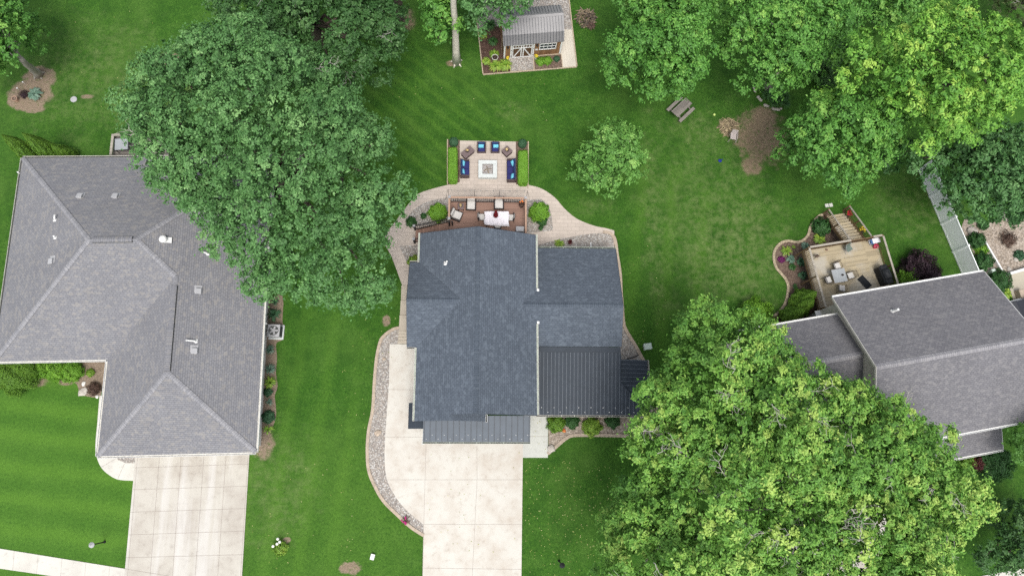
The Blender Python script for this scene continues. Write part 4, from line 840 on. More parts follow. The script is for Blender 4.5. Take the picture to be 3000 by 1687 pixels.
def bush(name, label, c, r, h, mat_, cat="shrub", leaf=(.10, .06), cover=1.7, sy=1.0, rz=0.0, box=False, group=None, lumps=.2, cone=False, tip=.25, square=2.0):
    """one shrub: a dense skin of leaves over a rounded, boxy or conical body, on a short stem"""
    BUSHN[0] += 1; rng = np.random.default_rng(100+BUSHN[0]); root = thing(name, label, cat, (c.x, c.y, c.z), rz, group)
    area = 2*math.pi*r*r*max(sy, 1)*.9+2*math.pi*r*h*.8; n = int(min(60000, max(80, area*cover/(leaf[0]*leaf[1]*.5)*1.25)))
    if box:
        L2, W2 = r, r*sy; u = rng.random(n); top = rng.random(n) < .5; P_ = np.zeros((n, 3)); N_ = np.zeros((n, 3))
        x = rng.uniform(-1, 1, n); y = rng.uniform(-1, 1, n)
        e = 8; k = (np.abs(x)**e+np.abs(y)**e)**(1/e)
        P_[:, 0] = np.where(top, x, x/k)*L2; P_[:, 1] = np.where(top, y, y/k)*W2; P_[:, 2] = np.where(top, h, rng.random(n)*h)
        ed = np.clip(1-np.minimum(L2-np.abs(P_[:, 0]), W2-np.abs(P_[:, 1]))/.15, 0, 1); P_[:, 2] -= np.where(top, ed**2*.1, 0)
        N_[:, 0] = np.where(top, x*ed*.4, x/k); N_[:, 1] = np.where(top, y*ed*.4, y/k); N_[:, 2] = np.where(top, 1, .15)
        P_ += rng.normal(size=(n, 3))*.025; P_[:, 2] += .05*np.sin(P_[:, 0]*5+BUSHN[0])*np.sin(P_[:, 1]*6)
    else:
        d = rng.normal(size=(n, 3)); d[:, 2] = np.abs(d[:, 2]) if not cone else d[:, 2]; d /= np.linalg.norm(d, axis=1, keepdims=True)
        if cone:
            z = rng.random(n)**1.35; a = rng.uniform(0, 6.2832, n); prof = np.clip(np.minimum(1, .55+z*3)*(1-z)**.78*1.1, .015, 1)
            rr = r*prof*(1+lumps*np.sin(a*5+z*9+BUSHN[0])+lumps*.7*np.sin(a*9-z*17)); P_ = np.stack([np.cos(a)*rr, np.sin(a)*rr*sy, z*h], 1); P_ *= rng.uniform(.86, 1.03, n)[:, None]*np.array([1, 1, 0])+np.array([0, 0, 1]); N_ = np.stack([np.cos(a), np.sin(a), np.full(n, .45)], 1)
        else:
            s = 1+lumps*np.sin(d[:, 0]*6+BUSHN[0])*np.sin(d[:, 1]*7+2*BUSHN[0])+lumps*.8*np.sin(d[:, 2]*9+d[:, 0]*5); low = rng.random(n) < .3
            P_ = d*s[:, None]*np.array([r, r*sy, h*.62])*rng.uniform(.82, 1.03, n)[:, None]; P_[:, 2] += h*.36
            P_[low, 2] = rng.uniform(.02, 1, low.sum())*h*.4; N_ = d.copy()
    Nn = N_*.75+np.array([0, 0, .3])+rng.normal(size=(n, 3))*.35
    lv = rng.normal(.38, .18, n)+tip*(np.sin(P_[:, 0]*4/r*.6+BUSHN[0])*np.sin(P_[:, 1]*4/r*.6)*.5+.15)
    leaf_object("foliage", P_, Nn, leaf[0], leaf[1], lv, mat_, root, rng)
    b = MB(); rr = max(.02, r*.08)
    if box:
        for k in range(max(2, int(2*r/.5))): x = -r+.25+k*.5; b.tube([(x, 0, -.05), (x+.02, .02, h*.5), (x, 0, h*.85)], [rr*.5, rr*.4, rr*.2], 5)
    else:
        for k in range(3 if not cone else 1):
            a = k*2.1; b.tube([(0, 0, -.05), (math.cos(a)*r*.15, math.sin(a)*r*.15, h*.4), (math.cos(a)*r*.35*(0 if cone else 1), math.sin(a)*r*.35*(0 if cone else 1), h*.8)], [rr, rr*.7, rr*.3], 5)
    b.build("stem", "bark", root); return root
def rosette(name, label, c, r, h, mat_, blades=40, width=.05, cat="plant", group=None, arch=1.0, flower=None, nfl=0):
    """a clump of arching leaves from one crown (hosta, day lily, fern)"""
    BUSHN[0] += 1; rng = np.random.default_rng(300+BUSHN[0]); root = thing(name, label, cat, (c.x, c.y, c.z), 0, group); V = []; Fc = []; LV = []
    for i in range(blades):
        a = rng.uniform(0, 6.283); L = r*rng.uniform(.45, 1.05); hh = h*rng.uniform(.6, 1.1); t0 = rng.normal(.4, .2); ca, sa = math.cos(a), math.sin(a); k0 = len(V); seg = 4
        for s in range(seg+1):
            t = s/seg; x = L*t; z = hh*(math.sin(min(1, t*1.15)*math.pi*.72)*.95)*(1-.35*t*arch)+.02; w_ = width*(math.sin(math.pi*(t*.86+.10)))*.5*rng.uniform(.9, 1.1)
            for sg in (-1, 1): V.append((ca*x-sa*w_*sg, sa*x+ca*w_*sg, z+.15*w_)); LV.append(t0+.25*t)
        for s in range(seg): Fc.append((k0+2*s, k0+2*s+1, k0+2*s+3, k0+2*s+2))
    me = bpy.data.meshes.new("foliage"); me.from_pydata(V, [], Fc); at_ = me.attributes.new("lv", 'FLOAT', 'POINT'); at_.data.foreach_set("value", np.clip(np.array(LV), 0, 1).astype(np.float32)); me.materials.append(MATS[mat_]); me.update()
    o = bpy.data.objects.new("foliage", me); COL.objects.link(o); o.parent = root
    b = MB(); b.lathe([(.03, -.04), (.05, .02), (.03, .08), (.005, .1)], n=6); b.build("stem", "dead_wood", root)
    for i in range(nfl):
        a = rng.uniform(0, 6.283); q = r*.75*math.sqrt(rng.random()); fb = MB(); fb.lathe([(.005, -.03), (.055, .0), (.06, .03), (.02, .05)], n=7); f = fb.build("flower", flower, root); f.location = (math.cos(a)*q, math.sin(a)*q, h*1.02+rng.uniform(-.03, .06))
    return root
# ---- trees; outlines are measured at the height of the crown's widest part
def crown(k, pts, z): return ats(k, pts, z)
tree("oak_tree", "broad bluish green oak with the largest rounded crown, overhanging the pale grey hipped roof", crown('M', [(446, 150), (455, 100), (520, 82), (560, 66), (610, 56), (650, 78), (720, 90), (755, 130), (800, 140), (845, 178), (882, 222), (920, 275), (955, 315), (975, 350), (990, 405), (1025, 455), (1035, 495), (1018, 540), (998, 560), (990, 600), (975, 640), (962, 690), (945, 718), (895, 738), (845, 762), (828, 777), (770, 774), (738, 770), (722, 738), (690, 728), (668, 752), (640, 744), (612, 730), (607, 685), (565, 645), (505, 618), (478, 585), (463, 552), (478, 538), (452, 500), (422, 494), (400, 474), (358, 474), (372, 452), (322, 436), (352, 408), (312, 368), (316, 330), (305, 290), (308, 235), (342, 206), (368, 172), (415, 166)], 11.2),
     8.0, 15.0, at('M', 720, 470), "oak_leaf", 3, .95, 1.0, (.19, .105), 1.35, "bark", .55, .30, 6.0, 1.5, .8, gap=.03, twigs=3, limbs=16)
tree("elm_tree", "dark green tree behind the large oak, along the top edge of the view", crown('M', [(535, -120), (532, 0), (540, 42), (600, 60), (680, 100), (760, 150), (830, 190), (880, 215), (920, 225), (930, 190), (960, 140), (980, 112), (1008, 78), (998, 30), (985, 0), (990, -120)], 8.5), 5.5, 10.5, at('M', 800, 120), "dark_leaf", 5, 1.15, 1.0, (.23, .11), 1.4, "bark", .35, .22, 4.5, 1.2, .5, gap=.06, twigs=6)
tree("maple_tree", "tree with brown root flare at the top edge, crown mostly out of view", crown('M', [(920, -330), (960, -90), (1000, -60), (1060, -70), (1120, -330)], 9), 8.5, 11, at('M', 1003, 52), "dark_leaf", 6, 1.1, 1.2, (.36, .18), 1.3, "bark", .36, .2, 3, 1, .3)
tree("sycamore_tree", "tall tree with straight pale trunk, its branches reaching over the shed roof", crown('M', [(1130, -260), (1166, -60), (1166, 30), (1180, 62), (1230, 64), (1250, 34), (1268, 44), (1312, 42), (1358, 22), (1372, -60), (1385, -260)], 8.2), 7.6, 11.5, at('M', 1149, 158), "oak_leaf", 8, .8, .7, (.25, .12), 1.4, "pale_bark", .27, .12, 4, .9, .5, trunk_top=at('M', 1149, 158)+Vector((0.1, -.1, 11.5)))
tree("ash_tree", "leafy young tree standing just behind the straight pale trunk", crown('M', [(1072, -70), (1064, 0), (1064, 78), (1080, 112), (1102, 134), (1130, 132), (1146, 104), (1152, 60), (1140, 0), (1135, -70)], 4.3), 3.5, 6.5, at('M', 1110, 105), "maple_leaf", 9, .8, .8, (.28, .12), 1.5, "bark", .14, .2, 2.5, .7, .5)
q4 = [(1815, -90), (1815, 0), (1813, 23), (1833, 43), (1868, 70), (1860, 93), (1829, 84), (1810, 103), (1778, 118), (1776, 132), (1805, 146), (1798, 167), (1822, 190), (1858, 204), (1900, 208), (1904, 228), (1947, 236), (1990, 262), (2000, 246), (2050, 228), (2052, 206), (2072, 188), (2084, 132), (2068, 113), (2046, 97), (2077, 70), (2079, 23), (2088, -90)]
tree("maple_tree", "mid green maple at the top edge, between the shed yard and the picnic table", crown('N', q4, 9.2), 6.5, 11.0, at('M', 1700, 130), "maple_leaf", 11, 1.0, .92, (.21, .11), 1.5, "bark", .3, .35, 4.2, 1.1, .8, gap=.02)
q5_ = [(245, -110), (245, 0), (345, 100), (310, 190), (380, 255), (450, 332), (545, 335), (570, 420), (500, 498), (492, 545), (545, 552), (595, 600), (700, 590), (810, 582), (915, 590), (980, 535), (1030, 440), (1120, 388), (1160, 330), (1250, 240), (1340, 150), (1420, 60), (1430, -110)]
tree("maple_tree", "bright green maple whose leaning grey trunk stands at the lily bed", crown('q3', q5_, 9.2), 6.5, 11.0, at('M', 1928, 216), "maple_leaf", 12, 1.0, .92, (.21, .11), 1.5, "grey_bark", .33, .45, 4.2, 1.1, .8, gap=.03, trunk_top=at('M', 1928, 216)+Vector((.5, 0.3, 6.0)))
q6_ = [(1195, 350), (1265, 268), (1330, 258), (1440, 296), (1480, 268), (1720, 222), (1745, 115), (1865, 60), (2000, 35), (2190, 45), (2255, 130), (2390, 190), (2480, 200), (2525, 310), (2640, 380), (2660, 690), (2500, 770), (2435, 830), (2440, 880), (2370, 945), (2280, 965), (2130, 945), (2080, 1010), (1990, 1030), (1925, 1120), (1870, 1060), (1780, 1000), (1700, 900), (1560, 800), (1400, 690), (1225, 640), (1212, 560), (1245, 520), (1212, 430)]
tree("maple_tree", "large yellow green maple at the upper right with pale new shoots", crown('q3', q6_, 12), 9.0, 14.5, at('q3', 1900, 560), "gold_leaf", 14, .9, .95, (.25, .11), 1.6, "bark", .45, .6, 5.0, 1.5, .85, gap=.04, limbs=14)
q6b = [(1600, 1235), (1500, 1225), (1425, 1285), (1400, 1325), (1300, 1335), (1205, 1350), (1125, 1380), (1095, 1335), (990, 1285), (955, 1238), (845, 1225), (838, 1170), (865, 1120), (828, 1050), (808, 1000), (862, 915), (930, 875), (915, 845), (985, 810), (980, 735), (1065, 690), (1135, 672), (1225, 660), (1400, 720), (1560, 820), (1690, 920), (1640, 1000), (1660, 1100)]
tree("maple_tree", "mid green maple below the yellow green one, above the bare brown ground", crown('q3', q6b, 8.8), 6.0, 10.5, at('q3', 1280, 960), "maple_leaf", 15, 1.0, .92, (.21, .11), 1.5, "bark", .35, .4, 4.2, 1.1, .8, gap=.03)
q7_ = [(1660, 1020), (1660, 1240), (1695, 1318), (1755, 1318), (1835, 1280), (1860, 1380), (1970, 1430), (1990, 1470), (2068, 1548), (2118, 1600), (2140, 1650), (2262, 1690), (2335, 1625), (2450, 1608), (2576, 1640), (2680, 1640), (2680, 800), (2470, 860), (2380, 960), (2130, 960), (2000, 1040), (1930, 1110), (1850, 1050)]
tree("walnut_tree", "dark green tree over the far end of the white fence", crown('q3', q7_, 7.5), 5.0, 9.0, at('q3', 2300, 1250), "walnut_leaf", 17, 1.0, .95, (.25, .12), 1.4, "bark", .35, .3, 4.5, 1.1, .5, gap=.04)
tree("young_tree", "small round light green tree standing alone on the lawn right of the fire pit", crown('q2', [(2050, 900), (2110, 915), (2175, 945), (2265, 935), (2285, 985), (2250, 1035), (2305, 1065), (2298, 1120), (2330, 1195), (2275, 1240), (2310, 1285), (2250, 1320), (2210, 1365), (2145, 1370), (2110, 1405), (2015, 1408), (1960, 1390), (1905, 1430), (1855, 1425), (1862, 1345), (1800, 1300), (1738, 1280), (1728, 1230), (1775, 1180), (1768, 1120), (1840, 1085), (1880, 1015), (1875, 965), (1915, 940), (1990, 922)], 4.6), 2.8, 6.0, at('q2', 2010, 1215), "young_leaf", 19, .62, .58, (.22, .10), 1.25, "grey_bark", .09, .5, 2.6, .55, .5, gap=.06, limbs=14)
q9 = [(1757, 760), (1800, 755), (1848, 772), (1876, 786), (1945, 802), (1976, 838), (2000, 878), (2040, 908), (2056, 932), (2125, 945), (2190, 972), (2205, 995), (2262, 996), (2300, 1056), (2360, 1078), (2418, 1076), (2424, 1092), (2392, 1118), (2375, 1152), (2428, 1172), (2440, 1208), (2470, 1236), (2490, 1274), (2505, 1302), (2476, 1326), (2445, 1352), (2408, 1364), (2388, 1396), (2368, 1449), (2368, 1580), (1540, 1580), (1520, 1440), (1512, 1382), (1552, 1350), (1538, 1292), (1570, 1258), (1590, 1200), (1570, 1160), (1585, 1112), (1572, 1072), (1612, 1012), (1590, 988), (1612, 965), (1640, 938), (1668, 950), (1700, 900), (1730, 850), (1722, 806), (1755, 790)]
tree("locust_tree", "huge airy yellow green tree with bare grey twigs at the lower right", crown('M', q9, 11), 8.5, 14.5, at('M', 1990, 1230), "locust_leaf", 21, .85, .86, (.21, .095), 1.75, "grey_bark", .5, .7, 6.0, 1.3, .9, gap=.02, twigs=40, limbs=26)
tree("maple_tree", "yellow green tree at the upper left corner with a leaning grey trunk", crown('q1', [(-300, -200), (100, -200), (80, 0), (125, 35), (215, 65), (205, 130), (245, 190), (290, 285), (275, 360), (225, 430), (170, 480), (90, 520), (0, 530), (-300, 545)], 5.0), 4.5, 8.0, at('M', 97, 188), "maple_leaf", 23, .9, .85, (.22, .12), 1.4, "grey_bark", .27, .6, 3.5, .9, .5, gap=.06, trunk_top=at('M', 52, 148, 4.6))
tree("ornamental_tree", "light green tree at the right edge beside the dark entrance porch", crown('W', [(1010, 150), (1143, 118), (1400, 100), (1400, 840), (1143, 675), (1105, 610), (1030, 580), (1000, 515), (965, 480), (1010, 400), (1020, 330), (1000, 280), (1045, 205)], 4.6), 5.0, 8.5, at('W', 1250, 480), "young_leaf", 25, .85, .85, (.22, .11), 1.4, "bark", .2, .5, 3.5, .8, .5)
tree("crab_apple_tree", "low dark green tree in the lower right corner", crown('W', [(890, 810), (1000, 845), (1143, 860), (1400, 900), (1400, 1440), (1143, 1420), (1010, 1430), (950, 1385), (800, 1385), (715, 1375), (658, 1325), (715, 1250), (735, 1185), (775, 1130), (890, 1088), (945, 1000), (905, 900)], 3.2), 2.6, 5.0, at('W', 1000, 1150), "dark_leaf", 27, .7, .68, (.19, .10), 1.5, "bark", .16, .25, 3, .6, .5)
tree("willow_tree", "thin olive coloured tree in the upper right corner", crown('q3', [(2255, -150), (2240, 0), (2290, 120), (2400, 165), (2500, 185), (2550, 290), (2750, 300), (2750, -150)], 3.5), 3.0, 6.0, at('q3', 2500, 60), "olive_leaf", 29, .7, .7, (.30, .06), 1.1, "bark", .16, .4, 3, .7, .5, twigs=12)
tree("cherry_tree", "low mid green tree between the two bright maples at the top edge", crown('q3', [(1340, 160), (1430, 70), (1500, 20), (1600, -60), (1740, -40), (1770, 60), (1740, 120), (1720, 215), (1500, 290), (1290, 270), (1250, 320), (1150, 400), (1120, 520), (1020, 600), (990, 540)], 3), 2.6, 5.5, at('q3', 1500, 130), "maple_leaf", 31, .75, .75, (.28, .14), 1.3, "bark", .15, .3, 2.5, .7, .5)
# ------------------------------------------------------------------ shed yard
SHD = thing("garden_shed", "brown wooden shed with grey ribbed barn roof and white braced double door", "shed", SHO, SHA)
b = MB()
def wallq(a, c, z0, z1, top=None):
    a, c = Vector(a), Vector(c); L = (c-a).length
    pts = [(a.x, a.y, z0), (c.x, c.y, z0), (c.x, c.y, z1)]; uv = [(0, z0), (L, z0), (L, z1)]
    if top:
        for x, y, z in top: pts.append((x, y, z)); uv.append(((Vector((x, y))-Vector((a.x, a.y))).length, z))
    pts.append((a.x, a.y, z1)); uv.append((0, z1)); b.face([b.pt(p) for p in pts], 0, uv)
SW_, SD = 4.8, 3.1
wallq((0, 0, 0), (SW_, 0, 0), 0, 2.05); wallq((SW_, 0, 0), (SW_, SD, 0), 0, 2.05, [(SW_, SD-.36, 2.68), (SW_, SD/2, 3.3), (SW_, .36, 2.68)]); wallq((SW_, SD, 0), (0, SD, 0), 0, 2.05); wallq((0, SD, 0), (0, 0, 0), 0, 2.05, [(0, .36, 2.68), (0, SD/2, 3.3), (0, SD-.36, 2.68)])
b.build("wall", "shed_wood", SHD)
b = MB(); prof = [(-.1, 2.0), (.36, 2.75), (SD/2, 3.4), (SD-.36, 2.75), (SD+.1, 2.0)]
x0, x1 = -.08, SW_+.1
for (y0, z0), (y1, z1) in zip(prof, prof[1:]):
    b.quad((x0, y0, z0), (x1, y0, z0), (x1, y1, z1), (x0, y1, z1), 0); b.quad((x0, y0, z0-.05), (x0, y1, z1-.05), (x1, y1, z1-.05), (x1, y0, z0-.05), 0)
    for x in (x0, x1): b.quad((x, y0, z0-.05), (x, y0, z0), (x, y1, z1), (x, y1, z1-.05), 0)
    d = Vector((0, y1-y0, z1-z0)); L = d.length; n_ = Vector((0, -d.z, d.y)).normalized(); d.normalize(); R = Matrix((Vector((1, 0, 0)), d, n_)).transposed()
    for x in np.arange(x0+.1, x1, .235): b.box(Vector((x, (y0+y1)/2, (z0+z1)/2))+n_*.012, (.028, L-.01, .03), 1, rot=R)
for (y0, z0) in (prof[0], prof[4]): b.quad((x0, y0, z0-.05), (x1, y0, z0-.05), (x1, y0, z0), (x0, y0, z0), 0)
b.box((SW_/2+.01, SD/2-.09, 3.382), (SW_+.2, .2, .012), 0, rot=Matrix.Rotation(.5, 3, 'X')); b.box((SW_/2+.01, SD/2+.09, 3.382), (SW_+.2, .2, .012), 0, rot=Matrix.Rotation(-.5, 3, 'X'))
b.build("roof", ["shed_metal", "seam_metal"], SHD)
for x, y in ((.06, -.02), (SW_-.06, -.02), (SW_-.03, SD+.02), (.03, SD+.02)):
    b = MB(); b.box((x, y, 1.0), (.13, .05, 2.0)); b.build("corner_board", "white_trim", SHD)
b = MB(); b.box((1.53, -.025, .98), (1.72, .03, 1.9)); dr = b.build("door", "brown_wicker" if False else "shed_wood", SHD)
b = MB()
for x in (.6, 2.46): b.box((x, -.04, .98), (.13, .06, 1.96))
for x in (.74, 1.44, 1.62, 2.32): b.box((x, -.052, .98), (.09, .026, 1.86))
for z in (.1, 1.45, 1.86): b.box((1.53, -.06, z), (1.66, .03, .1))
for x0_, x1_ in ((.8, 1.42), (2.26, 1.64)):
    d = Vector((x1_-x0_, 0, 1.25)); b.box((( x0_+x1_)/2, -.062, .77), (.1, .022, d.length), rot=Matrix.Rotation(math.atan2(d.x, d.z), 3, 'Y'))
for x in (.98, 1.2, 1.86, 2.1): b.box((x, -.055, 1.66), (.05, .028, .34))
b.build("door_frame", "white_trim", dr)
for x in (.62, 2.44):
    for z in (.3, 1.2): b = MB(); b.box((x, -.075, z), (.1, .012, .05)); b.build("hinge", "black_paint", dr)
window(SHD, (3.63, 0, 1.35), 1.35, .8, (0, -1), 4)
for x in (.32, 2.72):
    b = MB(); b.box((x, -.03, 1.72), (.08, .05, .14)); b.lathe([(.02, -.12), (.055, -.1), (.07, .05), (.09, .06), (.02, .14)], (x, -.12, 1.7), 8); b.build("wall_lamp", "black_paint", SHD)
b = MB(); b.box((2.72, -.02, .95), (.2, .03, .16)); b.build("outlet_cover", "white_trim", SHD)
b = MB(); b.tube([(-.12, .4, .1), (-.12, .42, 2.0), (-.1, .5, 2.3)], .03, 5); b.build("cable", "dead_wood", SHD)
b = MB()
for p, q in (((-1.85, -1.36), (6.02, -1.36)), ((-1.85, -1.3), (-1.85, 5.5)), ((6.05, -1.3), (6.25, 6.2)), ((2.43, -1.3), (2.52, -.06)), ((.48, -1.3), (.5, -.06)), ((2.55, -.06), (4.84, -.05)), ((4.84, -1.3), (4.87, -.1))):
    d = Vector((q[0]-p[0], q[1]-p[1], 0)); b.box(((p[0]+q[0])/2, (p[1]+q[1])/2, .045), (d.length, .075, .11), rz=math.atan2(d.y, d.x))
tag(b.build("bed_edging", "timber_edge", loc=SHO, rz=SHA), "weathered timber boards edging the beds around the brown wooden shed", "garden edging")
def pot(name, label, c, r, h, m, fill="soil", rim=.03, cat="flower pot", taper=.75, group=None):
    b = MB(); b.lathe([(r*taper*.6, 0), (r*taper, .0), (r*.98, h*.9), (r, h), (r-rim, h), (r-rim-.01, h*.86)], n=18, cap=True); t = thing(name, label, cat, c, 0, group); b.build("body", m, t)
    b = MB(); b.lathe([(r-rim-.004, h*.88), (r*.5, h*.91), (.01, h*.92)], n=14, cap=False); b.build("soil", fill, t); return t
pot("planter_tub", "round white rimmed tub of dark soil at the shed's near corner", sh(-.72, -.08, .03), .27, .42, "white_pot")
for x, y, l, f in ((.36, -.22, "small pot of yellow flowers left of the shed door", "yellow_flower"), (2.68, -.28, "pale urn of yellow and pink flowers right of the shed door", "orange_flower")):
    t = pot("flower_pot", l, sh(x, y, .04), .13, .22, "white_pot"); rosette("flowering_plant", ("trailing yellow flowers in the pot left of the shed door" if x < 1 else "yellow and pink flowers in the urn right of the shed door"), sh(x, y, .22), .2, .2, "lime_leaf", 18, .04, "flower", flower="yellow_flower", nfl=9)
for i, (x, y, r, h, m, l) in enumerate(((345, 480, .50, .55, "deep_leaf", "dark green lily clump nearest the gravel behind the shed bed"), (215, 645, .36, .4, "lime_leaf", "bright lily clump against the left edging of the shed bed"), (385, 760, .38, .45, "deep_leaf", "dark lily clump in the middle of the shed's mulch bed"), (240, 915, .2, .2, "brown_leaf", "tiny sparse sprout in the shed's mulch bed"),
        (405, 980, .36, .42, "lime_leaf", "lily clump beside the white rimmed tub"), (265, 1105, .32, .36, "lime_leaf", "small lily clump at the left front corner of the shed bed"), (430, 1190, .50, .5, "lime_leaf", "large yellow green lily clump in the shed bed's front row, nearer the corner"), (605, 1180, .50, .5, "lime_leaf", "large yellow green lily clump beside the pebble square at the shed door"))):
    rosette("day_lily", l, at('A', x, y, .03), r*1.3, h*1.1, m, 150 if r > .3 else 24, .06, "plant", "lily clumps in the shed bed")
bush("round_shrub", "round lime green shrub nearer the shed door, one of a touching pair", at('A', 1225, 1115), .36, .5, "hedge_leaf", leaf=(.07, .05)); bush("round_shrub", "round lime green shrub farther from the shed door, one of a touching pair", at('A', 1350, 1100), .34, .5, "hedge_leaf", leaf=(.07, .05)); bush("round_shrub", "small dusky green shrub by the pale paved strip at the shed", at('A', 1510, 1065), .24, .4, "boxwood_leaf", leaf=(.07, .04))
# brush heap beyond the shed
def sticks(name, label, c, r, h, n, m, seed, cat="brush pile", rad_=(.012, .04)):
    rng = np.random.default_rng(seed); b = MB()
    for i in range(n):
        a = rng.uniform(0, 6.283); q = r*math.sqrt(rng.random())*.9; z = h*(1-q/r)*rng.random(); d = rng.uniform(0, 6.283); L = rng.uniform(.3, .9)*r; x, y = math.cos(a)*q, math.sin(a)*q; s = rng.normal(0, .18)
        b.tube([(x-math.cos(d)*L/2, y-math.sin(d)*L/2, max(.02, z-s*L/2)), (x+rng.normal()*.04, y+rng.normal()*.04, z+.04), (x+math.cos(d)*L/2, y+math.sin(d)*L/2, max(.02, z+s*L/2))], list(np.array([1, .8, .4])*rng.uniform(*rad_)), 4, int(rng.integers(0, 2)))
    o = b.build(name, m, loc=c); tag(o, label, cat); return o
sticks("brush_pile", "heap of pale cut wood, roots and dead leaves on the lawn right of the shed", at('A', 2040, 330), .95, .5, 130, ["bark", "dead_wood"], 4, rad_=(.02, .08))
rosette("dead_plant", "dry brown leaves spilling from the cut wood heap by the shed", at('A', 2110, 470), .5, .25, "brown_leaf", 60, .08, "leaves")
# ------------------------------------------------------------------ fire pit patio
fp = thing("fire_pit", "square pale stone fire pit with ash bed at the centre of the patio", "fire pit", (at('B', 950, 1160)+at('B', 1415, 1160))/2+Vector((0, .72, .05)), rad(-.4))
w2, i2 = .745, .42
b = MB()
for x, y, dx, dy in ((0, -(w2-.08), 2*w2-.04, .14), (0, w2-.08, 2*w2-.04, .14), (-(w2-.08), 0, .14, 2*w2-.33), (w2-.08, 0, .14, 2*w2-.33)): b.box((x, y, .17), (dx, dy, .34))
b.build("base", "pale_stone", fp); b = MB()
for x, y, dx, dy in ((0, -(w2+i2)/2, 2*w2, w2-i2), (0, (w2+i2)/2, 2*w2, w2-i2), (-(w2+i2)/2, 0, w2-i2, 2*i2-.006), ((w2+i2)/2, 0, w2-i2, 2*i2-.006)): b.bbox((x, y, .375), (dx, dy, .07), .012)
b.build("rim", "pale_stone", fp); b = MB(); b.box((0, 0, .11), (2*i2+.1, 2*i2+.1, .2)); b.build("ash", "ash_bed", fp); b = MB()
for k in range(4): b.box((0, 0, 0), (0, 0, 0)) if False else b.tube([(math.cos(k*1.57)*.05, math.sin(k*1.57)*.05, .36), (math.cos(k*1.57+.3)*.3, math.sin(k*1.57+.3)*.3, .24)], .035, 6)
b.build("burnt_log", "dead_wood", fp)
def armchair(name, label, c, rz, group, frame="brown_wicker", seatm="navy_cloth", backm="navy_side", seats=1, sw=.54, d=.72, sh_=.42, bh=.82, arms=True, cat="armchair", armm=None):
    """deep outdoor chair or sofa facing local -y"""
    t = thing(name, label, cat, c, rz, group); W2 = seats*sw/2; aw = .09
    b = MB(); b.bbox((0, 0, .15), (2*W2+2*aw, d, .24), .02); b.bbox((0, d/2-.05, .38), (2*W2+2*aw, .09, bh-.12-.04), .02); b.build("frame", frame, t)
    if arms:
        for s in (-1, 1): b = MB(); b.bbox((s*(W2+aw/2), -.04, .42), (aw-.006, d-.10, .36), .02); b.build("arm", armm or frame, t)
    for s in (-1, 1):
        for y in (-1, 1): b = MB(); b.box((s*(W2+.04), y*(d/2-.05), .03), (.06, .06, .07)); b.build("leg", frame, t)
    for i in range(seats):
        x = -W2+sw*(i+.5); b = MB(); b.bbox((x, -.045, sh_-.075), (sw-.012, d-.13, .15), .04, puff=.02); b.build("seat_cushion", seatm, t)
        b = MB(); b.bbox((x, d/2-.16, sh_+.22), (sw-.014, .15, .46), .05, rot=Matrix.Rotation(-.18, 3, 'X')); b.build("back_cushion", backm, t)
    return t
def pillow(label, c, rz, group, tilt=-.9, size=.42):
    b = MB(); n = 8; h = size/2
    for sgn in (1, -1):
        idx = [[b.pt(((i/n*2-1)*h*(1-.06*(1-(j/n*2-1)**2)*0), (j/n*2-1)*h*.72, sgn*.075*max(0, (1-(i/n*2-1)**4))*max(0, (1-(j/n*2-1)**4)))) for j in range(n+1)] for i in range(n+1)]
        for i in range(n):
            for j in range(n): b.face((idx[i][j], idx[i+1][j], idx[i+1][j+1], idx[i][j+1]))
    o = b.build("throw_pillow", "aqua_cloth", loc=c, smooth_=True); o.rotation_euler = (Matrix.Rotation(rz, 3, 'Z')@Matrix.Rotation(-tilt, 3, 'X')).to_euler(); return tag(o, label, "pillow", group)
PZ = .052
gp = "navy lounge seats round the fire pit"; gq = "aqua throw pillows on the navy seats"
for x, l, pl_ in ((1030, "navy cushioned wicker armchair nearer the long brown table, facing the fire pit", "aqua pillow on the armchair nearer the long brown table"), (1368, "navy cushioned wicker armchair nearer the square brown table, facing the fire pit", "aqua pillow on the armchair nearer the square brown table")):
    c = at('B', x, 512, PZ)+Vector((0, .36, 0)); armchair("armchair", l, c, rad(-.5), gp); pillow(pl_, c+Vector((-.03 if x < 1200 else .05, .0, .60)), 0, gq)
c = at('B', 612, 1150, PZ)+Vector((0, .75, 0)); armchair("loveseat", "navy two seat wicker loveseat on the left side of the fire pit", c, rad(90), gp, seats=2, sw=.62, d=.74, cat="loveseat")
pillow("upper of two aqua pillows on the navy loveseat left of the fire pit", c+Vector((-.10, .36, .60)), rad(82), gq, size=.44); pillow("lower of two aqua pillows on the navy loveseat left of the fire pit", c+Vector((-.12, -.30, .60)), rad(100), gq, size=.44)
c = at('B', 1775, 1248, PZ)+Vector((0, .93, 0)); armchair("sofa", "navy three seat wicker sofa on the right side of the fire pit", c, rad(-90), gp, seats=3, sw=.56, d=.74, cat="sofa")
pillow("upper of two aqua pillows on the navy sofa right of the fire pit", c+Vector((.08, .52, .60)), rad(-70), gq, size=.44); pillow("lower of two aqua pillows on the navy sofa right of the fire pit", c+Vector((.06, -.56, .60)), rad(-100), gq, size=.44)
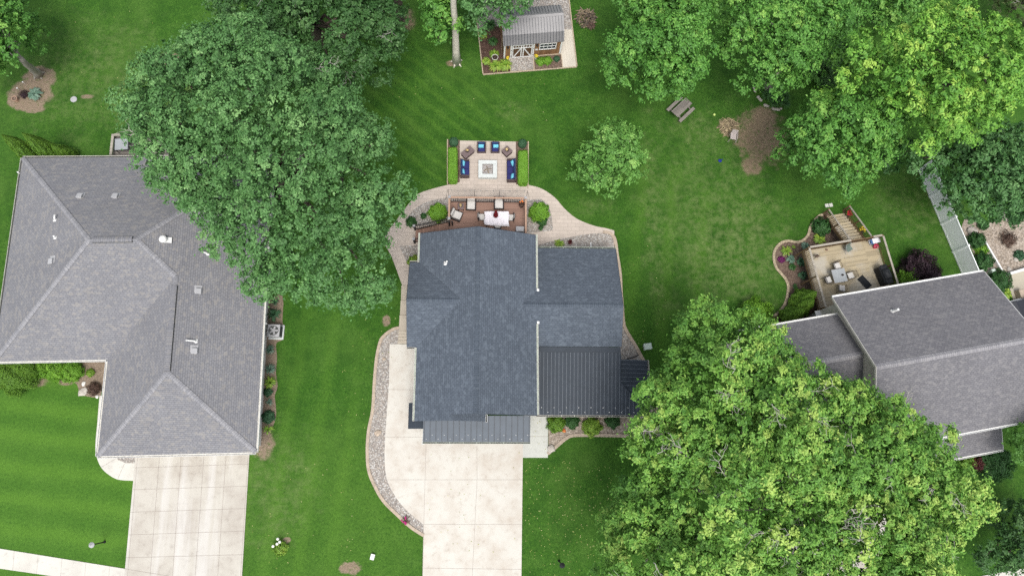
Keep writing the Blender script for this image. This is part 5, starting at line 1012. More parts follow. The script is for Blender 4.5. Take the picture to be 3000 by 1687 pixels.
def block_table(name, label, c, rz, dx, dy, h, m="brown_wicker", top="table_top", legs=False, group=None):
    t = thing(name, label, "table", c, rz, group); b = MB(); b.bbox((0, 0, h-.025), (dx, dy, .05), .012); b.build("tabletop", top, t); b = MB()
    if legs: b.box((0, 0, h*.45), (dx-.12, dy-.12, .03))
    else: b.bbox((0, 0, (h-.05)/2+.005), (dx-.05, dy-.05, h-.065), .015)
    b.build("shelf" if legs else "base", m, t)
    if legs:
        for x in (-1, 1):
            for y in (-1, 1): b = MB(); b.box((x*(dx/2-.05), y*(dy/2-.05), (h-.05)/2), (.06, .06, h-.05)); b.build("leg", m, t)
    return t
def ornament(label, c, r, seed, group="gilded ornaments on the low tables"):
    rng = np.random.default_rng(seed); t = thing("ornament", label, "ornament", c, 0, group); b = MB(); b.lathe([(r*.5, 0), (r*.9, .015), (r*.95, .05), (r*.7, .06)], n=12); b.build("tray", "black_wicker", t); b = MB()
    for i in range(16):
        a = rng.uniform(0, 6.28); q = r*rng.random()*.6; z = .05+rng.random()*.05; b.lathe([(.005, 0), (.045, .03), (.05, .08), (.02, .13), (.003, .15)], (math.cos(a)*q, math.sin(a)*q, z), 7)
    b.build("gilt_leaves", "gold", t)
tc = at('B', 683, 478, .44); block_table("low_table", "long brown wicker table set diagonally beside the navy armchairs", Vector((tc.x, tc.y, PZ)), rad(42), 1.0, .60, .42); ornament("golden ornament in dark tray on the long diagonal brown table", Vector((tc.x-.03, tc.y+.1, .472)), .18, 1)
tc = at('B', 1665, 450, .46); block_table("low_table", "square brown wicker table set diagonally beside the navy armchairs", Vector((tc.x, tc.y, PZ)), rad(43), .66, .64, .45); ornament("golden ornament in dark tray on the square diagonal brown table", Vector((tc.x, tc.y+.06, .502)), .18, 2)
for x, y0, y1, w_, l in ((312, 390, 1235, .33, "clipped box hedge on the left side of the fire pit patio"), (2062, 465, 1285, .36, "clipped box hedge on the right side of the fire pit patio")):
    p, q = at('B', x, y0+10, .5), at('B', x, y1, .35); c = (p+q)/2; bush("hedge", l, Vector((c.x, c.y, .03)), (p-q).length/2, .75, "hedge_leaf", "hedge", (.06, .045), 2.0, w_/((p-q).length/2), math.atan2(p.y-q.y, p.x-q.x), True, "clipped hedges flanking the fire pit")
bush("round_shrub", "round blue green clipped shrub at the patio's upper left corner", at('B', 335, 230, .3)*1-Vector((0, 0, .28)), .36, .78, "boxwood_leaf", leaf=(.06, .04), lumps=.05); bush("round_shrub", "round blue green clipped shrub at the patio's upper right corner", at('B', 2050, 270, .3)-Vector((0, 0, .28)), .34, .78, "boxwood_leaf", leaf=(.06, .04), lumps=.05)
for l, pts in (("timber board edging the bed at the left of the fire pit", [(178, 170), (178, 1285)]), ("timber board edging the bed at the right of the fire pit", [(2198, 222), (2190, 1375)])):
    p, q = ats('B', pts); d = q-p; b = MB(); b.box((0, 0, .05), (d.length, .07, .13)); tag(b.build("bed_edging", "timber_edge", loc=(p+q)/2, rz=math.atan2(d.y, d.x)), l, "garden edging")
# ------------------------------------------------------------------ brown deck
DZ = 1.8
DK = thing("deck", "reddish brown composite deck with railing behind the slate roofed house", "deck", (-2.55, 18.75, 0), rad(-.4))
b = MB(); b.prism([(0, 0), (5.8, 0), (5.8, -3.75), (0, -3.75)], DZ-.05, DZ); b.build("deck_floor", "deck_brown", DK)
b = MB(); b.prism([(.06, -.06), (5.74, -.06), (5.74, -3.7), (.06, -3.7)], .3, DZ-.055); b.build("skirt", "cap_rail", DK)
def rail(parent, p, q, z0, z1, h, cap, bal, step=.14, capw=.13, balr=.032, bname="baluster"):
    """cap rail, bottom rail and balusters from p to q; z0, z1 are the floor heights at either end"""
    p, q = Vector((*p, 0)), Vector((*q, 0)); d = q-p; L = d.length; ang = math.atan2(d.y, d.x); pit = math.atan2(z1-z0, L); R = Matrix.Rotation(ang, 3, 'Z')@Matrix.Rotation(-pit, 3, 'Y'); c = (p+q)/2; Ls = math.hypot(L, z1-z0)
    b = MB(); b.bbox(c+Vector((0, 0, (z0+z1)/2+h)), (Ls, capw, .04), .008, rot=R); b.build("top_rail", cap, parent)
    b = MB(); b.box(c+Vector((0, 0, (z0+z1)/2+.1)), (Ls, .045, .06), rot=R); b.build("bottom_rail", bal, parent)
    n = int(L/step); proto = None
    for i in range(n):
        t = (i+.5)/n; pos = p+d*t; z = z0+(z1-z0)*t
        if proto is None: b = MB(); b.box((0, 0, (h+.08)/2), (balr, balr, h-.12)); proto = b.build(bname, bal, parent, loc=(pos.x, pos.y, z)); proto.rotation_euler = (0, 0, ang)
        else: dup(proto, parent, (pos.x, pos.y, z), ang)
def post(parent, x, y, z0, z1, m, cap=None, s=.12):
    b = MB(); b.box((x, y, (z0+z1)/2), (s, s, z1-z0)); o = b.build("post", m, parent)
    if cap: b = MB(); b.box((x, y, z1+.02), (s+.06, s+.06, .04)); b.box((x, y, z1+.06), (s+.02, s+.02, .05), taper=.3); b.build("post_cap", cap, o)
rail(DK, (.1, -.06), (5.7, -.06), DZ, DZ, .98, "cap_rail", "black_paint"); rail(DK, (.03, -.15), (.03, -1.65), DZ, DZ, .98, "cap_rail", "black_paint"); rail(DK, (5.77, -.15), (5.77, -3.5), DZ, DZ, .98, "cap_rail", "black_paint")
for x, y in ((.03, -.05), (5.77, -.05), (.03, -1.75)): post(DK, x, y, .0, DZ+1.06, "cap_rail", "vent_grey", .13)
post(DK, .03, -1.95, .2, DZ+.95, "black_paint", None, .12); post(DK, .25, -1.95, DZ, DZ+.95, "black_paint", None, .1)
x = 0.0; nst = 10
for i in range(nst):
    z = DZ-(i+1)*DZ/(nst+1); xx = -.06-(i+.5)*.262; sk_ = i*.012
    b = MB(); b.bbox((xx, -2.2-sk_, z-.02), (.285, .98, .045), .008); b.build("tread", "stair_brown", DK); b = MB(); b.box((xx-.12, -2.2-sk_, z-.10), (.02, .94, .115)); b.build("riser", "cap_rail", DK)
for y in (-1.68, -2.74): rail(DK, (-.1, y), (-2.72, y-.1), DZ-.15, .12, .92, "black_paint", "black_paint", .15, .06, .03)
for y in (-1.78, -2.84): post(DK, -2.74, y, 0, 1.12, "black_paint", "vent_grey", .12)
b = MB(); b.box((-1.35, -1.72, .8), (2.9, .05, .22), rot=Matrix.Rotation(-math.atan2(1.65, 2.75), 3, 'Y')); b.box((-1.35, -2.74, .8), (2.9, .05, .22), rot=Matrix.Rotation(-math.atan2(1.65, 2.75), 3, 'Y')); b.build("stringer", "cap_rail", DK)
SLT = thing("string_lights", "string of small bulbs on four thin poles along the deck's far rail", "string lights", (-2.55, 18.75, 0), rad(-.4))
pts = []
for x in (-.02, 1.93, 3.78, 5.84):
    b = MB(); b.tube([(x, .04, 1.5), (x, .05, 4.1)], .016, 6); b.build("pole", "black_paint", SLT)
b = MB(); wl_ = []
for i in range(3):
    x0_, x1_ = (-.02, 1.93, 3.78, 5.84)[i:i+2]; ln = [(x0_+(x1_-x0_)*k/8, .05, 4.08-.12*math.sin(math.pi*k/8)) for k in range(9)]; wl_ += ln; b.tube(ln, .009, 4)
for x in (-.02, 5.84): b.tube([(x, .05, 4.08), (x+(.25 if x > 1 else -.25), -.5, 3.2)], .009, 4)
b.build("wire", "black_paint", SLT)
for p in wl_[1::2]: b = MB(); b.lathe([(.01, -.1), (.035, -.07), (.03, -.02), (.012, 0)], p, 7); b.build("bulb", "table_glass", SLT)
def lounge(label, c, rz): return armchair("lounge_chair", label, c, rz, "cream cushioned lounge chairs on the brown deck", "black_wicker", "cream_cloth", "cream_cloth", 1, .6, .84, .44, .95, False, "lounge chair")
def dk(x, y, z=0): return at('C', x, y, DZ+z)
lounge("cream cushioned lounge chair facing the house, next to the small dark side table", dk(1173, 405)+Vector((0, .44, 0)), rad(-2)); lounge("cream lounge chair turned sideways against the deck's left rail", dk(920, 490)+Vector((0, .0, 0)), rad(68)); lounge("cream lounge chair tucked behind the cloth covered table", dk(1648, 388)+Vector((0, .44, 0)), 0)
def dining(label, c, rz):
    t = thing("dining_chair", label, "dining chair", c, rz, "wicker dining chairs round the cloth covered table"); b = MB(); b.bbox((0, 0, .40), (.5, .5, .05), .015); b.build("frame", "black_wicker", t)
    for x in (-.21, .21):
        for y in (-.21, .21): b = MB(); b.tube([(x*1.08, y*1.1, .0), (x, y, .39)], .022, 6); b.build("leg", "black_wicker", t)
    b = MB(); b.bbox((0, -.02, .455), (.47, .46, .06), .02, puff=.02); b.build("seat_cushion", "cream_cloth", t)
    b = MB()
    for i in range(9):
        a = rad(-58+i*14.5); bb = (math.sin(a)*.27, .03+math.cos(a)*.24); b.box((bb[0], bb[1], .68), (.085, .04, .48), rz=-a)
    b.build("backrest", "black_wicker", t); b = MB(); b.bbox((0, .215, .70), (.38, .06, .44), .03, rot=Matrix.Rotation(-.15, 3, 'X')); b.build("back_cushion", "cream_cloth", t); return t
dining("cream dining chair at the table's end nearer the lounge chairs", dk(1345, 535), rad(90)); dining("cream dining chair at the table's end nearer the flower pot", dk(1855, 545), rad(-92)); dining("cream dining chair half hidden by the slate roof's gable", dk(1625, 700), rad(180))
tc = dk(1610, 520, .74)
t = thing("dining_table", "rectangular dark wicker dining table under the white cloth on the deck", "table", (tc.x, tc.y, DZ)); b = MB(); b.bbox((0, 0, .70), (1.72, 1.0, .05), .01); b.build("tabletop", "black_wicker", t)
for x in (-.75, .75):
    for y in (-.4, .4): b = MB(); b.box((x, y, .34), (.08, .08, .67)); b.build("leg", "black_wicker", t)
b = MB(); nx, ny = 36, 22; rng = np.random.default_rng(5); cl = []
hw, hd = .93, .56
for i in range(nx+1):
    row = []
    for j in range(ny+1):
        u, v_ = i/nx*2-1, j/ny*2-1; x, y = u*hw, v_*hd
        y += -.05*(u+1)/2*(1 if v_ < 0 else .2)+(.10*max(0, -u-.35))*(.6 if v_ < 0 else -.5); x += .04*math.sin(v_*4)
        ox = max(0, abs(x)-.86); oy = max(0, abs(y)-.5); z = .775-1.2*ox-1.5*oy+.010*math.sin(u*23+v_*5)+.008*math.sin(v_*17-u*9)+.012*math.sin(u*9+v_*13)
        row.append(b.pt((x, y, z+.004)))
    cl.append(row)
for i in range(nx):
    for j in range(ny): b.face((cl[i][j], cl[i+1][j], cl[i+1][j+1], cl[i][j+1]))
tag(b.build("tablecloth", "white_cloth", loc=(tc.x, tc.y, DZ), smooth_=True), "rumpled white cloth over the dining table on the brown deck", "tablecloth")
um = thing("patio_umbrella", "closed dark red umbrella standing in the cloth covered table", "umbrella", (tc.x-.08, tc.y+.0, DZ+.745)); b = MB(); b.tube([(0, 0, -.72), (0, 0, 1.75)], .02, 8); b.build("pole", "vent_grey", um)
b = MB(); n = 16; prev = None
for z, r in ((.45, .15), (.5, .21), (.75, .19), (1.1, .14), (1.5, .075), (1.8, .012)):
    ring = [b.pt((math.cos(k*2*math.pi/n)*r*(1 if k % 2 else .66), math.sin(k*2*math.pi/n)*r*(1 if k % 2 else .66), z)) for k in range(n)]
    if prev:
        for k in range(n): b.face((prev[k], prev[(k+1) % n], ring[(k+1) % n], ring[k]))
    prev = ring
b.face(prev); b.build("canopy", "red_cloth", um)
sc_ = dk(993, 318, .48); block_table("side_table", "small square dark wicker side table between two lounge chairs on the deck", Vector((sc_.x, sc_.y, DZ)), 0, .46, .46, .46, "black_wicker", "table_top", True); ornament("golden ornament in dark tray on the deck's small side table", Vector((sc_.x, sc_.y+.05, DZ+.462)), .16, 3)
pc = dk(2035, 305, .2); pot("flower_pot", "dark red glazed pot in the deck's far right corner", Vector((pc.x, pc.y, DZ)), .2, .34, "dark_red_pot"); rosette("flowering_plant", "pinkish spiky plant growing in the dark red pot on the deck", Vector((pc.x, pc.y, DZ+.3)), .3, .42, "brown_leaf", 26, .04, "plant", flower="orange_flower", nfl=5)
mc = dk(2005, 745); b = MB(); b.bbox((0, 0, .3), (.62, .4, .6), .03); tag(b.build("storage_box", "vent_grey", loc=mc), "small grey box by the house end of the deck's right rail", "box")
# shrubs round the deck
G = "shrubs and plants in the gravel beds by the deck"
for k, x, y, r, h, m, lf, l in (('C', 600, 430, .66, 1.2, "hedge_leaf", (.08, .055), "big round bright green shrub left of the deck"), ('C', 2335, 425, .74, 1.25, "hedge_leaf", (.08, .055), "big round bright green shrub right of the deck"), ('C', 2390, 580, .36, .6, "deep_leaf", (.08, .05), "dark green shrub tucked below the big shrub right of the deck"), ('C', 358, 490, .22, .35, "deep_leaf", (.07, .04), "small dark shrub in gravel left of the big round shrub"), ('C', 2365, 700, .17, .3, "deep_leaf", (.06, .04), "tiny dark shrub in the gravel tip right of the deck"), ('C', 148, 590, .38, .55, "deep_leaf", (.09, .05), "leafy green shrub by the bottom of the deck stairs")):
    bush("shrub", l, at(k, x, y, h*.35)-Vector((0, 0, h*.35-.03)), r, h, m, leaf=lf, group=G)
bush("golden_shrub", "yellow gold shrub in the notch of the slate roof's left eave", at('Y', 1020, 265, .5)-Vector((0, 0, .5)), .48, .8, "lime_leaf", leaf=(.1, .05), tip=.7)
rosette("hosta", "variegated lime plant in gravel behind the slate roofed wing", at('E', 375, 262), .5, .3, "lime_leaf", 60, .06); rosette("barberry", "small dark red shrub in gravel behind the slate roofed wing", at('E', 530, 245), .26, .4, "red_leaf", 60, .05, "shrub")
# ------------------------------------------------------------------ front of the centre house
for x, y, r, h, m, l in ((270, 1095, .62, .8, "arb_leaf", "olive green leafy shrub nearest the front walk under the metal porch"), (452, 1080, .5, .7, "deep_leaf", "dark green shrub second from the front walk under the metal porch"), (683, 1135, .66, .8, "lime_leaf", "yellow green round shrub in the middle of the front bed"), (915, 1070, .5, .75, "deep_leaf", "dark green shrub partly under the porch near the airy tree")):
    bush("shrub", l, at('F', x, y, h*.35)-Vector((0, 0, h*.35-.03)), r, h, m, leaf=(.11, .06), group="shrubs in the front bed below the metal porch")
rosette("flowering_plant", "tiny orange flowers beside the olive shrub in the front bed", at('F', 355, 1180, .05), .16, .18, "lime_leaf", 14, .04, "flower", flower="orange_flower", nfl=9)
def stone(label, c, r, seed, m="rock", group=None, flat=.6):
    rng = np.random.default_rng(seed); b = MB(); ks = rng.uniform(.8, 1.2, 10)
    b.lathe([(r*.8, -.03), (r, r*.25*flat), (r*.86, r*.65*flat), (r*.5, r*.95*flat), (.02, r*1.02*flat)], n=10, sx=rng.uniform(.8, 1.2), sy=rng.uniform(.8, 1.2)); 
    for i, v in enumerate(b.v): k = ks[i % 10]; b.v[i] = (v[0]*k, v[1]*k, v[2]*rng.uniform(.9, 1.1))
    o = b.build("stone", m, loc=c, rz=rng.uniform(0, 6), smooth_=True); return tag(o, label, "stone", group)
stone("pale boulder at the pointed end of the front bed by the walk", at('F', 212, 1385, .04), .3, 1); stone("round brown stone lying in the gravel strip beside the parking bay", at('q8', 275, 368, .04), .28, 2, "kerb_stone", flat=.3); stone("brown stone in the upper part of the gravel strip beside the drive", at('q5', 322, 1260, .04), .14, 3, "kerb_stone", flat=.4)
rosette("flowering_plant", "magenta flowers at the lower end of the gravel strip beside the drive", at('q8', 490, 1025, .04), .42, .15, "brown_leaf", 30, .04, "flower", flower="magenta_flower", nfl=9)
def utility(label, c, dx, dy, h, m, rz):
    t = thing("utility_box", label, "utility box", c, rz); b = MB(); b.bbox((0, 0, h/2), (dx, dy, h), .03); b.build("body", m, t); b = MB(); b.bbox((0, 0, h+.02), (dx+.05, dy+.05, .05), .02); b.build("lid", m, t)
utility("pale green utility box on the lawn right of the slate roofed house", at('F', 1308, 222), .55, .42, .45, "utility_green", rad(8))
utility("small white utility cap on the lawn between the two drives", at('q8', 238, 1300), .24, .34, .2, "white_trim", rad(-15))
def lamp_post(label, base, h, m):
    t = thing("lamp_post", label, "lamp post", base, 0, "yard lamp posts"); b = MB(); b.lathe([(.09, 0), (.09, .08), (.045, .14), (.04, h-.35), (.07, h-.33)], n=10); b.build("pole", "black_paint", t)
    b = MB(); b.lathe([(.07, h-.32), (.15, h-.1), (.15, h-.06)], n=8, cap=False); b.build("glass", "table_glass", t); b = MB(); b.lathe([(.19, h-.06), (.19, h-.03), (.09, h+.05), (.03, h+.1), (.005, h+.14)], n=12); b.build("cap", m, t)
lamp_post("yard lamp with pale cap on the striped lawn above the sidewalk", at('q7', 790, 1190), 1.75, "vent_grey"); lamp_post("yard lamp with dark cap on the lawn beside the airy tree", at('q8', 1642, 1333), 2.1, "black_paint")
bush("rose_bush", "small rose bush with white blooms on the lawn beside the left drive", at('M', 708, 1376), .5, .5, "lime_leaf", "shrub", (.09, .06), .8); 
for i, (x, y) in enumerate(((2095, 1168), (2110, 1190), (2060, 1222), (2090, 1205))):
    b = MB(); b.lathe([(.01, -.03), (.09, .0), (.1, .05), (.05, .1), (.005, .11)], n=8); r_ = [o for o in bpy.data.objects if o.name == "rose_bush"][0]; p = at('q7', x, y, .5)-r_.location; f = b.build("flower", "white_flower", r_); f.location = p
# ------------------------------------------------------------------ left house surroundings
ac = thing("air_conditioner", "pale grey air conditioner unit beside the grey roofed house", "air conditioner", (at('J', 265, 405)+at('J', 400, 285))/2+Vector((0.02, 0.02, 0)), rad(-2))
b = MB(); b.box((0, 0, .04), (1.1, 1.1, .1)); b.build("pad", "pale_stone", ac); b = MB(); b.bbox((0, 0, .46), (.88, .9, .74), .05, 0)
for i in range(14): b.box((.443, 0, .16+i*.045), (.012, .8, .014), 1)
b.build("case", ["vent_grey", "gutter_dark"], ac); b = MB(); b.bbox((0, 0, .855), (.9, .92, .05), .02); b.build("lid", "vent_grey", ac)
b = MB(); b.lathe([(.0, .882), (.37, .882), (.37, .886), (.0, .886)][1:3], n=24); b.lathe([(.36, .883), (.37, .884)], n=24); b.build("fan_opening", "gutter_dark", ac)
for i in range(5):
    a = i*1.2566; b = MB(); R = Matrix.Rotation(a, 3, 'Z')@Matrix.Rotation(.12, 3, 'X'); b.box(R@Vector((.19, 0, 0))+Vector((0, 0, .893)), (.26, .13, .006), rot=R); b.build("fan_blade", "vent_grey", ac)
b = MB()
for r in (.12, .2, .28, .36): b.tube([(math.cos(k*math.pi/12)*r, math.sin(k*math.pi/12)*r, .915) for k in range(25)], .005, 4, cap=False)
b.lathe([(.001, .91), (.07, .915), (.06, .93)], n=10); b.build("grille", "vent_grey", ac)
for x, y, r, h, m, bl, wd, l in ((320, 190, .6, .6, "boxwood_leaf", 120, .05, "grassy dark green clump above the air conditioner"), (282, 500, .42, .45, "blue_leaf", 60, .05, "sparse grey green clump just below the air conditioner"), (285, 672, .46, .5, "blue_leaf", 80, .05, "bluish clump second below the air conditioner"), (285, 785, .55, .5, "lime_leaf", 80, .06, "bright green strap leaved clump in the strip by the grey roof"), (275, 960, .36, .35, "blue_leaf", 40, .04, "thin bluish tuft between the two dark mounded plants"), (262, 1200, .48, .4, "lime_leaf", 26, .06, "yellowish sprawling plant at the lower end of the strip by the grey roof"), (325, 80, .35, .4, "boxwood_leaf", 40, .05, "small plant at the upper end of the strip under the oak")):
    rosette("plant", l, at('J', x, y, .02), r, h, m, bl, wd, "plant", "plants in the strip beside the grey roofed house")
bush("round_shrub", "small dark mounded plant above the larger mound by the grey roof", at('J', 262, 873), .3, .35, "boxwood_leaf", "shrub", (.07, .05), group="mounded plants in the strip by the grey roof"); bush("round_shrub", "larger dark mounded plant near the lower end of the strip by the grey roof", at('J', 266, 1092), .44, .45, "boxwood_leaf", "shrub", (.08, .06), group="mounded plants in the strip by the grey roof")
for i, (x, y) in enumerate(((172, 1268), (170, 1285), (166, 1300))): tag((lambda b: (b.box((0, 0, .06+.0*i), (.3, .14, .12)), b.build("paver_block", "white_pot", loc=at('J', x, y)))[1])(MB()), ["uppermost", "middle", "lowest"][i]+" of three pale blocks at the corner of the grey roofed house", "block", "pale blocks at the house corner")
for x, y, r, h, m, l, sy in ((330, 430, 1.45, 1.9, "arb_leaf", "big sprawling bright green shrub at the left edge below the grey roof", .85), (920, 320, .55, .9, "hedge_leaf", "smallest round green shrub in the row below the grey roof", 1), (1230, 340, .72, 1.0, "hedge_leaf", "middle round green shrub in the row below the grey roof", 1), (1590, 360, .74, 1.0, "hedge_leaf", "round green shrub at the gravel end of the row below the grey roof", 1)):
    bush("shrub", l, at('I', x, y, h*.4)-Vector((0, 0, h*.4)), r, h, m, leaf=(.09, .06), sy=sy, group="shrubs below the grey roof's front eave")
bush("small_shrub", "tiny lime green plant in tan gravel near the white gutter corner", at('I', 2025, 400), .28, .3, "lime_leaf", "plant", (.06, .04)); bush("barberry", "dark brown twiggy shrub by the white gutter of the garage wing", at('I', 2080, 740, .3)-Vector((0, 0, .3)), .42, .55, "brown_leaf", "shrub", (.07, .04), 1.1, lumps=.3)
stone("pale round boulder in the tan bed below the grey roof", at('I', 1860, 640), .18, 5, "white_pot"); stone("flat tan stone slab at the end of the tan bed below the grey roof", at('I', 1850, 820), .36, 6, flat=.25); stone("small pale stone beside the brown shrub and white gutter", at('I', 2160, 920), .14, 7, "white_pot")
for bx, by, h, r, l, by2 in ((520, 1365, 4.1, .85, "leftmost conical evergreen above the grey roof", 0), (830, 1370, 4.5, .85, "middle conical evergreen above the grey roof", 0), (1000, 1375, 2.5, .8, "shortest conical evergreen above the grey roof", 0)):
    bush("arborvitae", l, at('K', bx, by), r, h, "arb_leaf", "conifer", (.11, .05), 2.0, cone=True, lumps=.10, group="conical evergreens behind the grey roof", tip=.35)
pot("flower_pot", "white rimmed terracotta pot on the bare earth by the leaning trunk", at('K', 240, 555), .22, .36, "terracotta", "brown_mulch"); rosette("hosta", "big bluish green hosta on the bare earth by the leaning trunk", at('K', 515, 480), .62, .42, "blue_leaf", 110, .17)
bush("dead_shrub", "dark bare shrub beside the bluish hosta on bare earth", at('K', 350, 480), .32, .35, "purple_leaf", "shrub", (.06, .02), .7, lumps=.4)
for x, y, l in ((360, 325, "taller white marker stake in the earth patch"), (282, 410, "shorter white marker stake in the earth patch")):
    b = MB(); b.tube([(0, 0, 0), (0, 0, .3)], .012, 6); b.lathe([(.01, .3), (.06, .33), (.05, .38), (.005, .4)], n=8); tag(b.build("garden_stake", "white_trim", loc=at('K', x, y)), l, "stake")
b = MB(); b.lathe([(.26, -.02), (.26, .03), (.24, .05), (.02, .06)], n=16); tag(b.build("ground_cover_lid", "vent_grey", loc=at('K', 1045, 540)), "round grey lid set in the lawn right of the earth patch", "lid")
wd_ = thing("deck", "weathered grey wooden deck corner under the oak behind the grey roof", "deck", at('K', 1590, 1352, .6)-Vector((0, 0, .6)), rad(1))
b = MB(); b.box((2.2, .85, .55), (4.4, 1.75, .1)); b.build("deck_floor", "grey_plank", wd_); b = MB(); b.bbox((0.08, .85, 1.02), (.2, 1.75, .05), .01); b.build("top_rail", "cedar_grey", wd_); b = MB(); b.bbox((2.28, 1.66, 1.02), (4.2, .2, .05), .01); b.build("top_rail", "cedar_grey", wd_)
for x, y in ((.08, 0.02), (.08, 1.66), (2.2, 1.66), (4.3, 1.66)): post(wd_, x, y, 0, .99, "cedar_grey", None, .1)
for i in range(11): b = MB(); b.box((.08, .14+i*.14, .8), (.035, .035, .4)); b.build("baluster", "cedar_grey", wd_)
pt_ = thing("patio_table", "glass topped patio table on the weathered deck under the oak", "table", wd_.location+Vector((.95, .75, .6)), rad(5)); b = MB(); b.bbox((0, 0, .7), (1.1, 1.0, .03), .01); b.build("tabletop", "table_glass", pt_); b = MB()
b.box((-.52, 0, .72), (.05, 1.06, .05)); b.box((.52, 0, .72), (.05, 1.06, .05)); b.box((0, .5, .72), (1.0, .05, .05)); b.box((0, -.5, .72), (1.0, .05, .05)); b.build("frame", "black_paint", pt_)
for x in (-.45, .45):
    for y in (-.42, .42): b = MB(); b.tube([(x, y, 0), (x, y, .69)], .025, 6); b.build("leg", "black_paint", pt_)
# ------------------------------------------------------------------ back lawn
pk = thing("picnic_table", "weathered grey wooden picnic table standing askew on the lawn", "picnic table", at('L', 487, 315, .4)-Vector((0, 0, .4)), rad(44))
for i in range(5): b = MB(); b.bbox((0, (i-2)*.145, .74), (1.78, .138, .04), .008); b.build("table_plank", "grey_plank", pk)
for y in (-.68, .68): b = MB(); b.bbox((0, y, .44), (1.78, .27, .045), .008); b.build("bench", "grey_plank", pk)
for x in (-.6, .6):
    b = MB(); b.box((x, 0, .40), (.045, 1.55, .09)); b.box((x, 0, .69), (.045, .7, .07))
    for s in (-1, 1): b.box((x+.045, s*.42, .36), (.04, .09, .82), rot=Matrix.Rotation(s*.5, 3, 'X'))
    b.build("leg_frame", "grey_plank", pk)
lc = thing("lawn_chair", "pale plastic lawn chair beside the straw heap on the lawn", "chair", at('L', 1275, 745, .2)-Vector((0, 0, .2)), rad(-10)); b = MB(); b.bbox((0, 0, .4), (.5, .48, .03), .01); b.build("seat", "resin_chair", lc)
b = MB(); b.bbox((0, .29, .65), (.5, .03, .52), .01, rot=Matrix.Rotation(-.3, 3, 'X')); b.build("backrest", "resin_chair", lc)
for s in (-1, 1):
    b = MB(); b.bbox((s*.27, .0, .62), (.06, .5, .03), .01); b.build("arm", "resin_chair", lc)
    for y in (-.27, .22): b = MB(); b.tube([(s*.3, y*1.2, 0), (s*.26, y, .6 if y < 0 else .4)], .025, 6); b.build("leg", "resin_chair", lc)
sticks("brush_pile", "heap of dry straw and pale twigs beside the lawn chair", at('L', 1215, 590), .85, .5, 240, ["straw", "dead_wood"], 9)
def ball(name, label, c, r, m, cat="ball"):
    b = MB(); b.lathe([(.002, 0)]+[(r*math.sin(math.pi*k/8), r-r*math.cos(math.pi*k/8)) for k in range(1, 8)]+[(.002, 2*r)], n=14); return tag(b.build(name, m, loc=c, smooth_=True), label, cat)
ball("ball", "yellow green ball on the lawn between picnic table and straw heap", at('L', 990, 405), .11, "tennis"); ball("ball", "tiny pale ball in the grass near the lily bed", at('q3', 420, 588), .08, "white_trim")
tb = thing("toy_scoop", "small blue plastic toy on the lawn below the straw heap", "toy", at('L', 1078, 1100), .4); b = MB(); b.lathe([(.10, 0), (.14, .1), (.12, .1), (.09, .02)], n=10); b.build("bowl", "blue_plastic", tb); b = MB(); b.tube([(.1, 0, .06), (.3, .06, .05)], .02, 6); b.build("handle", "blue_plastic", tb)
rng = np.random.default_rng(77)
for i, (x, y) in enumerate(((545, 660), (612, 650), (640, 720), (690, 690), (700, 760), (745, 740), (600, 730), (660, 790), (740, 790))): rosette("day_lily", ["arching dark lily clump beside the leaning grey trunk, one of the bed's nine", ][0], at('q3', x+20, y), .62, .6, "deep_leaf", 70, .045, "plant", "lily clumps at the leaning grey trunk")
for i, (x, y) in enumerate(((535, 650), (540, 668), (545, 688), (570, 735), (578, 745), (590, 758), (620, 795), (632, 800), (645, 803), (682, 822), (697, 827), (712, 828), (726, 828), (740, 822))): stone("pale rounded stone in the row edging the lily bed", at('q3', x, y), .13, 40+i, "rock", "stones edging the lily bed", .7)
# ------------------------------------------------------------------ right house: cedar deck
def rh(u, w_, z=0): return Vector((RO.x+u*math.cos(RA)-w_*math.sin(RA), RO.y+u*math.sin(RA)+w_*math.cos(RA), z))
CD = thing("deck", "weathered cedar deck with stairs behind the ash grey roofed house", "deck", RO, RA)
b = MB(); b.prism([(.6, -.38), (6.5, -.38), (6.5, 4.36), (.6, 4.36)], DZ-.05, DZ); b.build("deck_floor", "deck_cedar", CD); b = MB()
for p, q in (((.62, -.3), (.62, 4.3)), ((.66, 4.32), (6.45, 4.32)), ((6.48, -.3), (6.48, 4.3))): d = Vector((q[0]-p[0], q[1]-p[1], 0)); b.box(((p[0]+q[0])/2, (p[1]+q[1])/2, DZ-.19), (d.length, .05, .26), rz=math.atan2(d.y, d.x))
b.build("rim_joist", "cedar_rail", CD)
rail(CD, (.6, -.3), (.6, 4.3), DZ, DZ, 1.0, "cedar_grey", "cedar_rail", .14, .15, .04); rail(CD, (.68, 4.36), (3.95, 4.36), DZ, DZ, 1.0, "cedar_grey", "cedar_rail", .14, .15, .04); rail(CD, (5.75, 4.36), (6.45, 4.36), DZ, DZ, 1.0, "cedar_grey", "cedar_rail", .14, .15, .04); rail(CD, (6.52, 4.3), (6.52, -.3), DZ, DZ, 1.0, "cedar_grey", "cedar_rail", .14, .15, .04)
for x, y in ((.6, 4.36), (6.52, 4.36), (.6, 2.1), (.6, -.3), (3.97, 4.36), (5.73, 4.36), (6.52, 2.0)): post(CD, x, y, 0, DZ+.97, "cedar_rail", None, .1)
for i in range(10):
    z = DZ-(i+1)*DZ/11; y = 4.5+i*.285
    b = MB(); b.bbox((4.85, y, z-.02), (1.66, .29, .045), .008); b.build("tread", "deck_cedar", CD); b = MB(); b.box((4.85, y-.13, z-.1), (1.62, .02, .11)); b.build("riser", "cedar_rail", CD)
